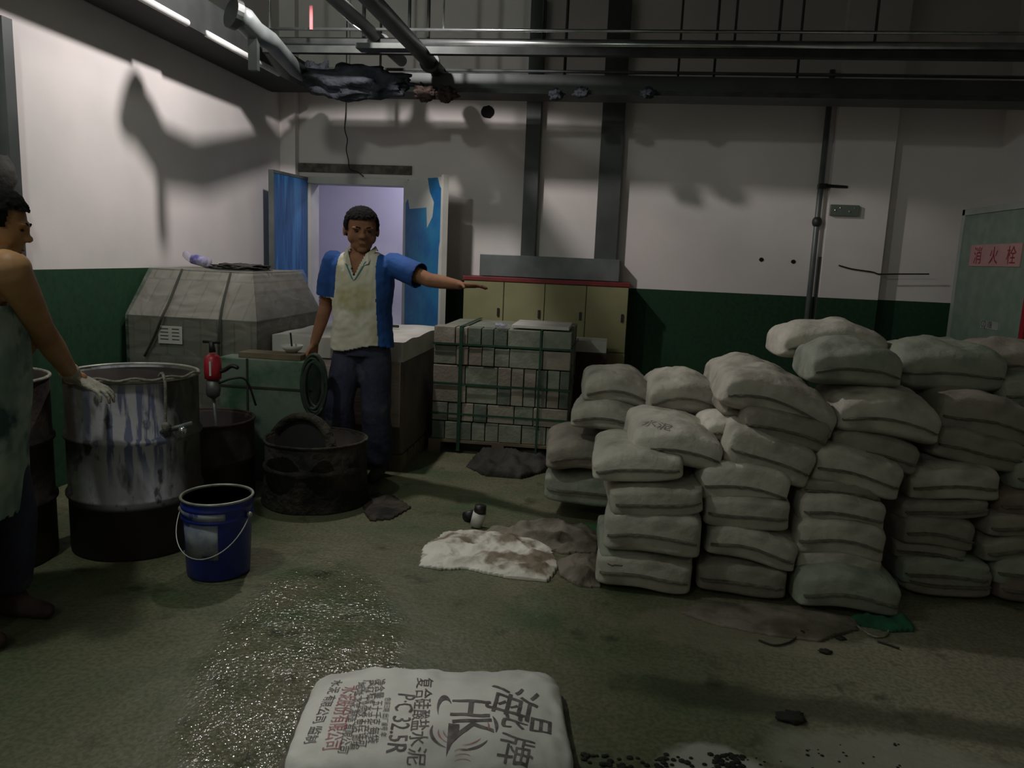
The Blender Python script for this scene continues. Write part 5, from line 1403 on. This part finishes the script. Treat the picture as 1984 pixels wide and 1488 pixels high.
def pick(p):
    if p.x < -.125 - (1.38 - p.z) * .10 if p.z > 1.15 else False: return 1
    if p.x > .115 + max(0, (1.30 - p.z)) * .05 and p.y < .2 and p.z > .0: return 1
    return 0
shirt = put('polo_shirt', me, ['shirt_white', 'shirt_blue'], t, pick=pick)
md = shirt.modifiers.new('s', 'SOLIDIFY'); md.thickness = .004; md.offset = -1
# collar flaps
mb = MB()
for sx in (1, -1):
    a = Vector((.062 * sx - .005, -.075, 1.43)); b = Vector((.018 * sx - .01, -.112, 1.335)); c_ = Vector((.075 * sx, -.118, 1.365)); d_ = Vector((.095 * sx, -.03, 1.447)); e_ = Vector((.07 * sx, .02, 1.47)); g_ = Vector((.085 * sx, .03, 1.44))
    pts_ = [a, b, c_, d_]; off = Vector((0, -.006, .002))
    mb.add(pts_ + [p + off for p in pts_], [(0, 1, 2, 3), (7, 6, 5, 4), (0, 4, 5, 1), (1, 5, 6, 2), (2, 6, 7, 3), (3, 7, 4, 0)])
    pts_ = [a, d_, g_, e_]; off = Vector((.004 * sx, 0, .004))
    mb.add(pts_ + [p + off for p in pts_], [(0, 1, 2, 3), (7, 6, 5, 4), (0, 4, 5, 1), (1, 5, 6, 2), (2, 6, 7, 3), (3, 7, 4, 0)])
mb.build('collar', 'shirt_white', t, local=True)
mb = MB()
for sx in (1, -1):
    a = Vector((.058 * sx - .01, -.108, 1.375)); b = Vector((-.01, -.137, 1.262)); c_ = Vector((-.01 + .014 * sx, -.137, 1.275)); d_ = Vector((.07 * sx - .01, -.112, 1.38)); off = Vector((0, -.004, 0))
    pts_ = [a, b, c_, d_]; mb.add(pts_ + [p + off for p in pts_], [(0, 1, 2, 3), (7, 6, 5, 4), (0, 4, 5, 1), (1, 5, 6, 2), (2, 6, 7, 3), (3, 7, 4, 0)])
mb.build('neck_placket', 'shirt_teal', t, local=True, label='teal inner edge of the open neck')
# trousers
tr = MB()
tr.loft([((0, .005, .93), .155, .112, 0), ((0, .005, .86), .172, .122, 0), ((0, .005, .80), .178, .125, 0)])
tr.limb([((-.085, .0, .83), .098), ((-.1, -.045, .66), .098), (KNr, .092), (KNr * .5 + ANr * .5, .090), (ANr + Vector((0, 0, .05)), .088)])
tr.limb([((.085, .0, .83), .098), ((.095, -.01, .66), .098), (KNl, .092), (KNl * .5 + ANl * .5, .090), (ANl + Vector((0, 0, .05)), .088)])
me = remesh(tr, .009, 3)
drop_faces(me, lambda p: p.z < .095 or p.z > .925)
for v in me.vertices:
    p = v.co; k = .016 * noise.noise(Vector((p.x * 10, p.y * 10, p.z * 6 + p.x * 5))) + .010 * math.sin(p.z * 42 + p.x * 30) * max(0, (.55 - p.z))
    n_ = Vector((p.x - (.1 if p.x > 0 else -.1), p.y, 0)).normalized(); v.co += n_ * k
o = put('trousers', me, 'trousers', t); md = o.modifiers.new('s', 'SOLIDIFY'); md.thickness = .004; md.offset = -1
for a_ in (ANr, ANl):
    mb = MB().limb([(a_ + Vector((0, .03, -.045)), .042), (a_ + Vector((0, -.06, -.05)), .040), (a_ + Vector((0, -.14, -.058)), .032)])
    mb.ball(a_ + Vector((0, .0, -.02)), (.05, .06, .05)); me = remesh(mb, .007, 2)
    for v in me.vertices: v.co.z = max(v.co.z, .002)
    put('shoe', me, 'shoe', t)

# ---- worker at the left edge, bare armed, leaning to the drum
ax_ = atY(-34, 900, 2.42)
t = thing('person', 'bare shouldered worker in a grey green apron leaning over the streaked drum', 'person', (ax_.x, 2.42, 0))
base = Vector((ax_.x, 2.42, 0))
def W(px, py, Y): return atY(px, py, Y) - base
HC = W(0, 432, 2.46) + Vector((-.012, 0, -.005)); MH = Matrix.Rotation(R(118), 3, 'Z') @ Matrix.Rotation(R(14), 3, 'X')
sk = MB(); head(sk, HC, MH, 1.02)
rz = R(105)
up_ = HC + Vector((-.05, .0, -.17))
def ring(z, dx, rx, ry): return ((dx, 0, z), rx, ry, rz)
sx0 = 0
sk.loft([((HC.x - .03, .02, 1.40), .07, .065, rz), ((HC.x - .05, .01, 1.37), .14, .085, rz), ((HC.x - .06, .0, 1.30), .185, .11, rz), ((HC.x - .08, 0, 1.16), .175, .115, rz), ((HC.x - .08, 0, 1.02), .158, .115, rz), ((HC.x - .09, .0, .92), .16, .12, rz), ((HC.x - .09, .0, .84), .165, .12, rz)])
SR = W(20, 520, 2.36); SR.z = 1.335
ER = W(78, 636, 2.6)
WR = W(138, 726, 2.92)
SL = Vector((HC.x - .07, .19, 1.33)); EL = Vector((HC.x - .10, .27, 1.05)); WL = Vector((HC.x - .26, .26, .80))
sk.limb([(SR, .062), (SR * .5 + ER * .5, .056), (ER, .047), (ER * .6 + WR * .4, .046), (WR, .031)])
sk.limb([(SR + Vector((-.10, .08, .01)), .06), (SR, .062)])
sk.limb([(SL, .058), (SL * .5 + EL * .5, .05), (EL, .042), (EL * .6 + WL * .4, .040), (WL, .028)])
hand(sk, WL, (.1, .0, -1), (0, -1, 0), (1, 0, 0), curl=20)
bx_ = HC.x - .09
for sy in (-1, 1):
    a = Vector((bx_, .09 * sy, .86)); b = Vector((bx_ + .03, .11 * sy, .47)); c_ = Vector((bx_ - .02, .12 * sy, .09))
    sk.limb([(a, .08), ((a + b) / 2, .068), (b, .052), (b * .65 + c_ * .35, .052), (c_, .035)])
hd = (WR - ER).normalized()
# a bare stump of the palm so that the gloved hand continues the forearm
sk.limb([(WR, .031), (WR + Vector((.03, .02, -.015)), .024)])
me = remesh(sk, .0065, 3); put('body', me, 'skin_arm', t)
put('hair', hair(HC, MH, 1.02, thick=1.09), 'hair', t)
face_bits(t, HC, MH, 1.02)
# glove on the rim
gl = MB(); hand(gl, WR + Vector((.0, .0, -.004)), Vector((.80, .25, -.42)), (-.45, 0, -.9), (.2, 1, 0), curl=24, s=1.08, spread=5)
gl.limb([(WR - hd * .03, .040), (WR + hd * .01, .037)])
me = remesh(gl, .0055, 2); put('glove', me, 'glove', t, label='dirty white work glove')
# apron: chest to shin, open towards the raised arm
ap = MB()
ap.loft([((HC.x - .07, 0, 1.24), .19, .125, rz), ((HC.x - .08, 0, 1.14), .205, .14, rz), ((HC.x - .08, 0, 1.0), .20, .145, rz), ((HC.x - .09, 0, .86), .205, .145, rz), ((HC.x - .12, 0, .6), .215, .15, rz), ((HC.x - .15, 0, .42), .22, .15, rz)])
me = remesh(ap, .009, 3)
drop_faces(me, lambda p: p.z > 1.215 + .02 * math.sin(p.y * 9) or p.z < .45)
for v in me.vertices:
    p = v.co; q = Vector((p.x - bx_, p.y, 0)).normalized(); v.co += q * (.014 * noise.noise(Vector((p.x * 8, p.y * 8, p.z * 4))) + .006 * math.sin(math.atan2(q.y, q.x) * 14) * max(0, 1.0 - p.z))
o = put('apron', me, 'apron', t); md = o.modifiers.new('s', 'SOLIDIFY'); md.thickness = .004; md.offset = -1
for sy in (-1, 1):
    tr = MB().limb([(Vector((bx_, .09 * sy, .60)), .088), (Vector((bx_ + .02, .11 * sy, .40)), .080), (Vector((bx_ - .02, .12 * sy, .15)), .076)])
    me = remesh(tr, .010, 2); drop_faces(me, lambda p: p.z < .11); put('trouser_leg', me, 'trousers', t)
    a_ = Vector((bx_ - .02, .12 * sy, .09))
    mb = MB().limb([(a_ + Vector((-.03, 0, -.045)), .042), (a_ + Vector((.06, 0, -.05)), .040), (a_ + Vector((.14, 0, -.058)), .032)]).ball(a_ + Vector((0, 0, -.02)), (.06, .05, .05))
    me = remesh(mb, .008, 2)
    for v in me.vertices: v.co.z = max(v.co.z, .002)
    put('shoe', me, 'rust', t)
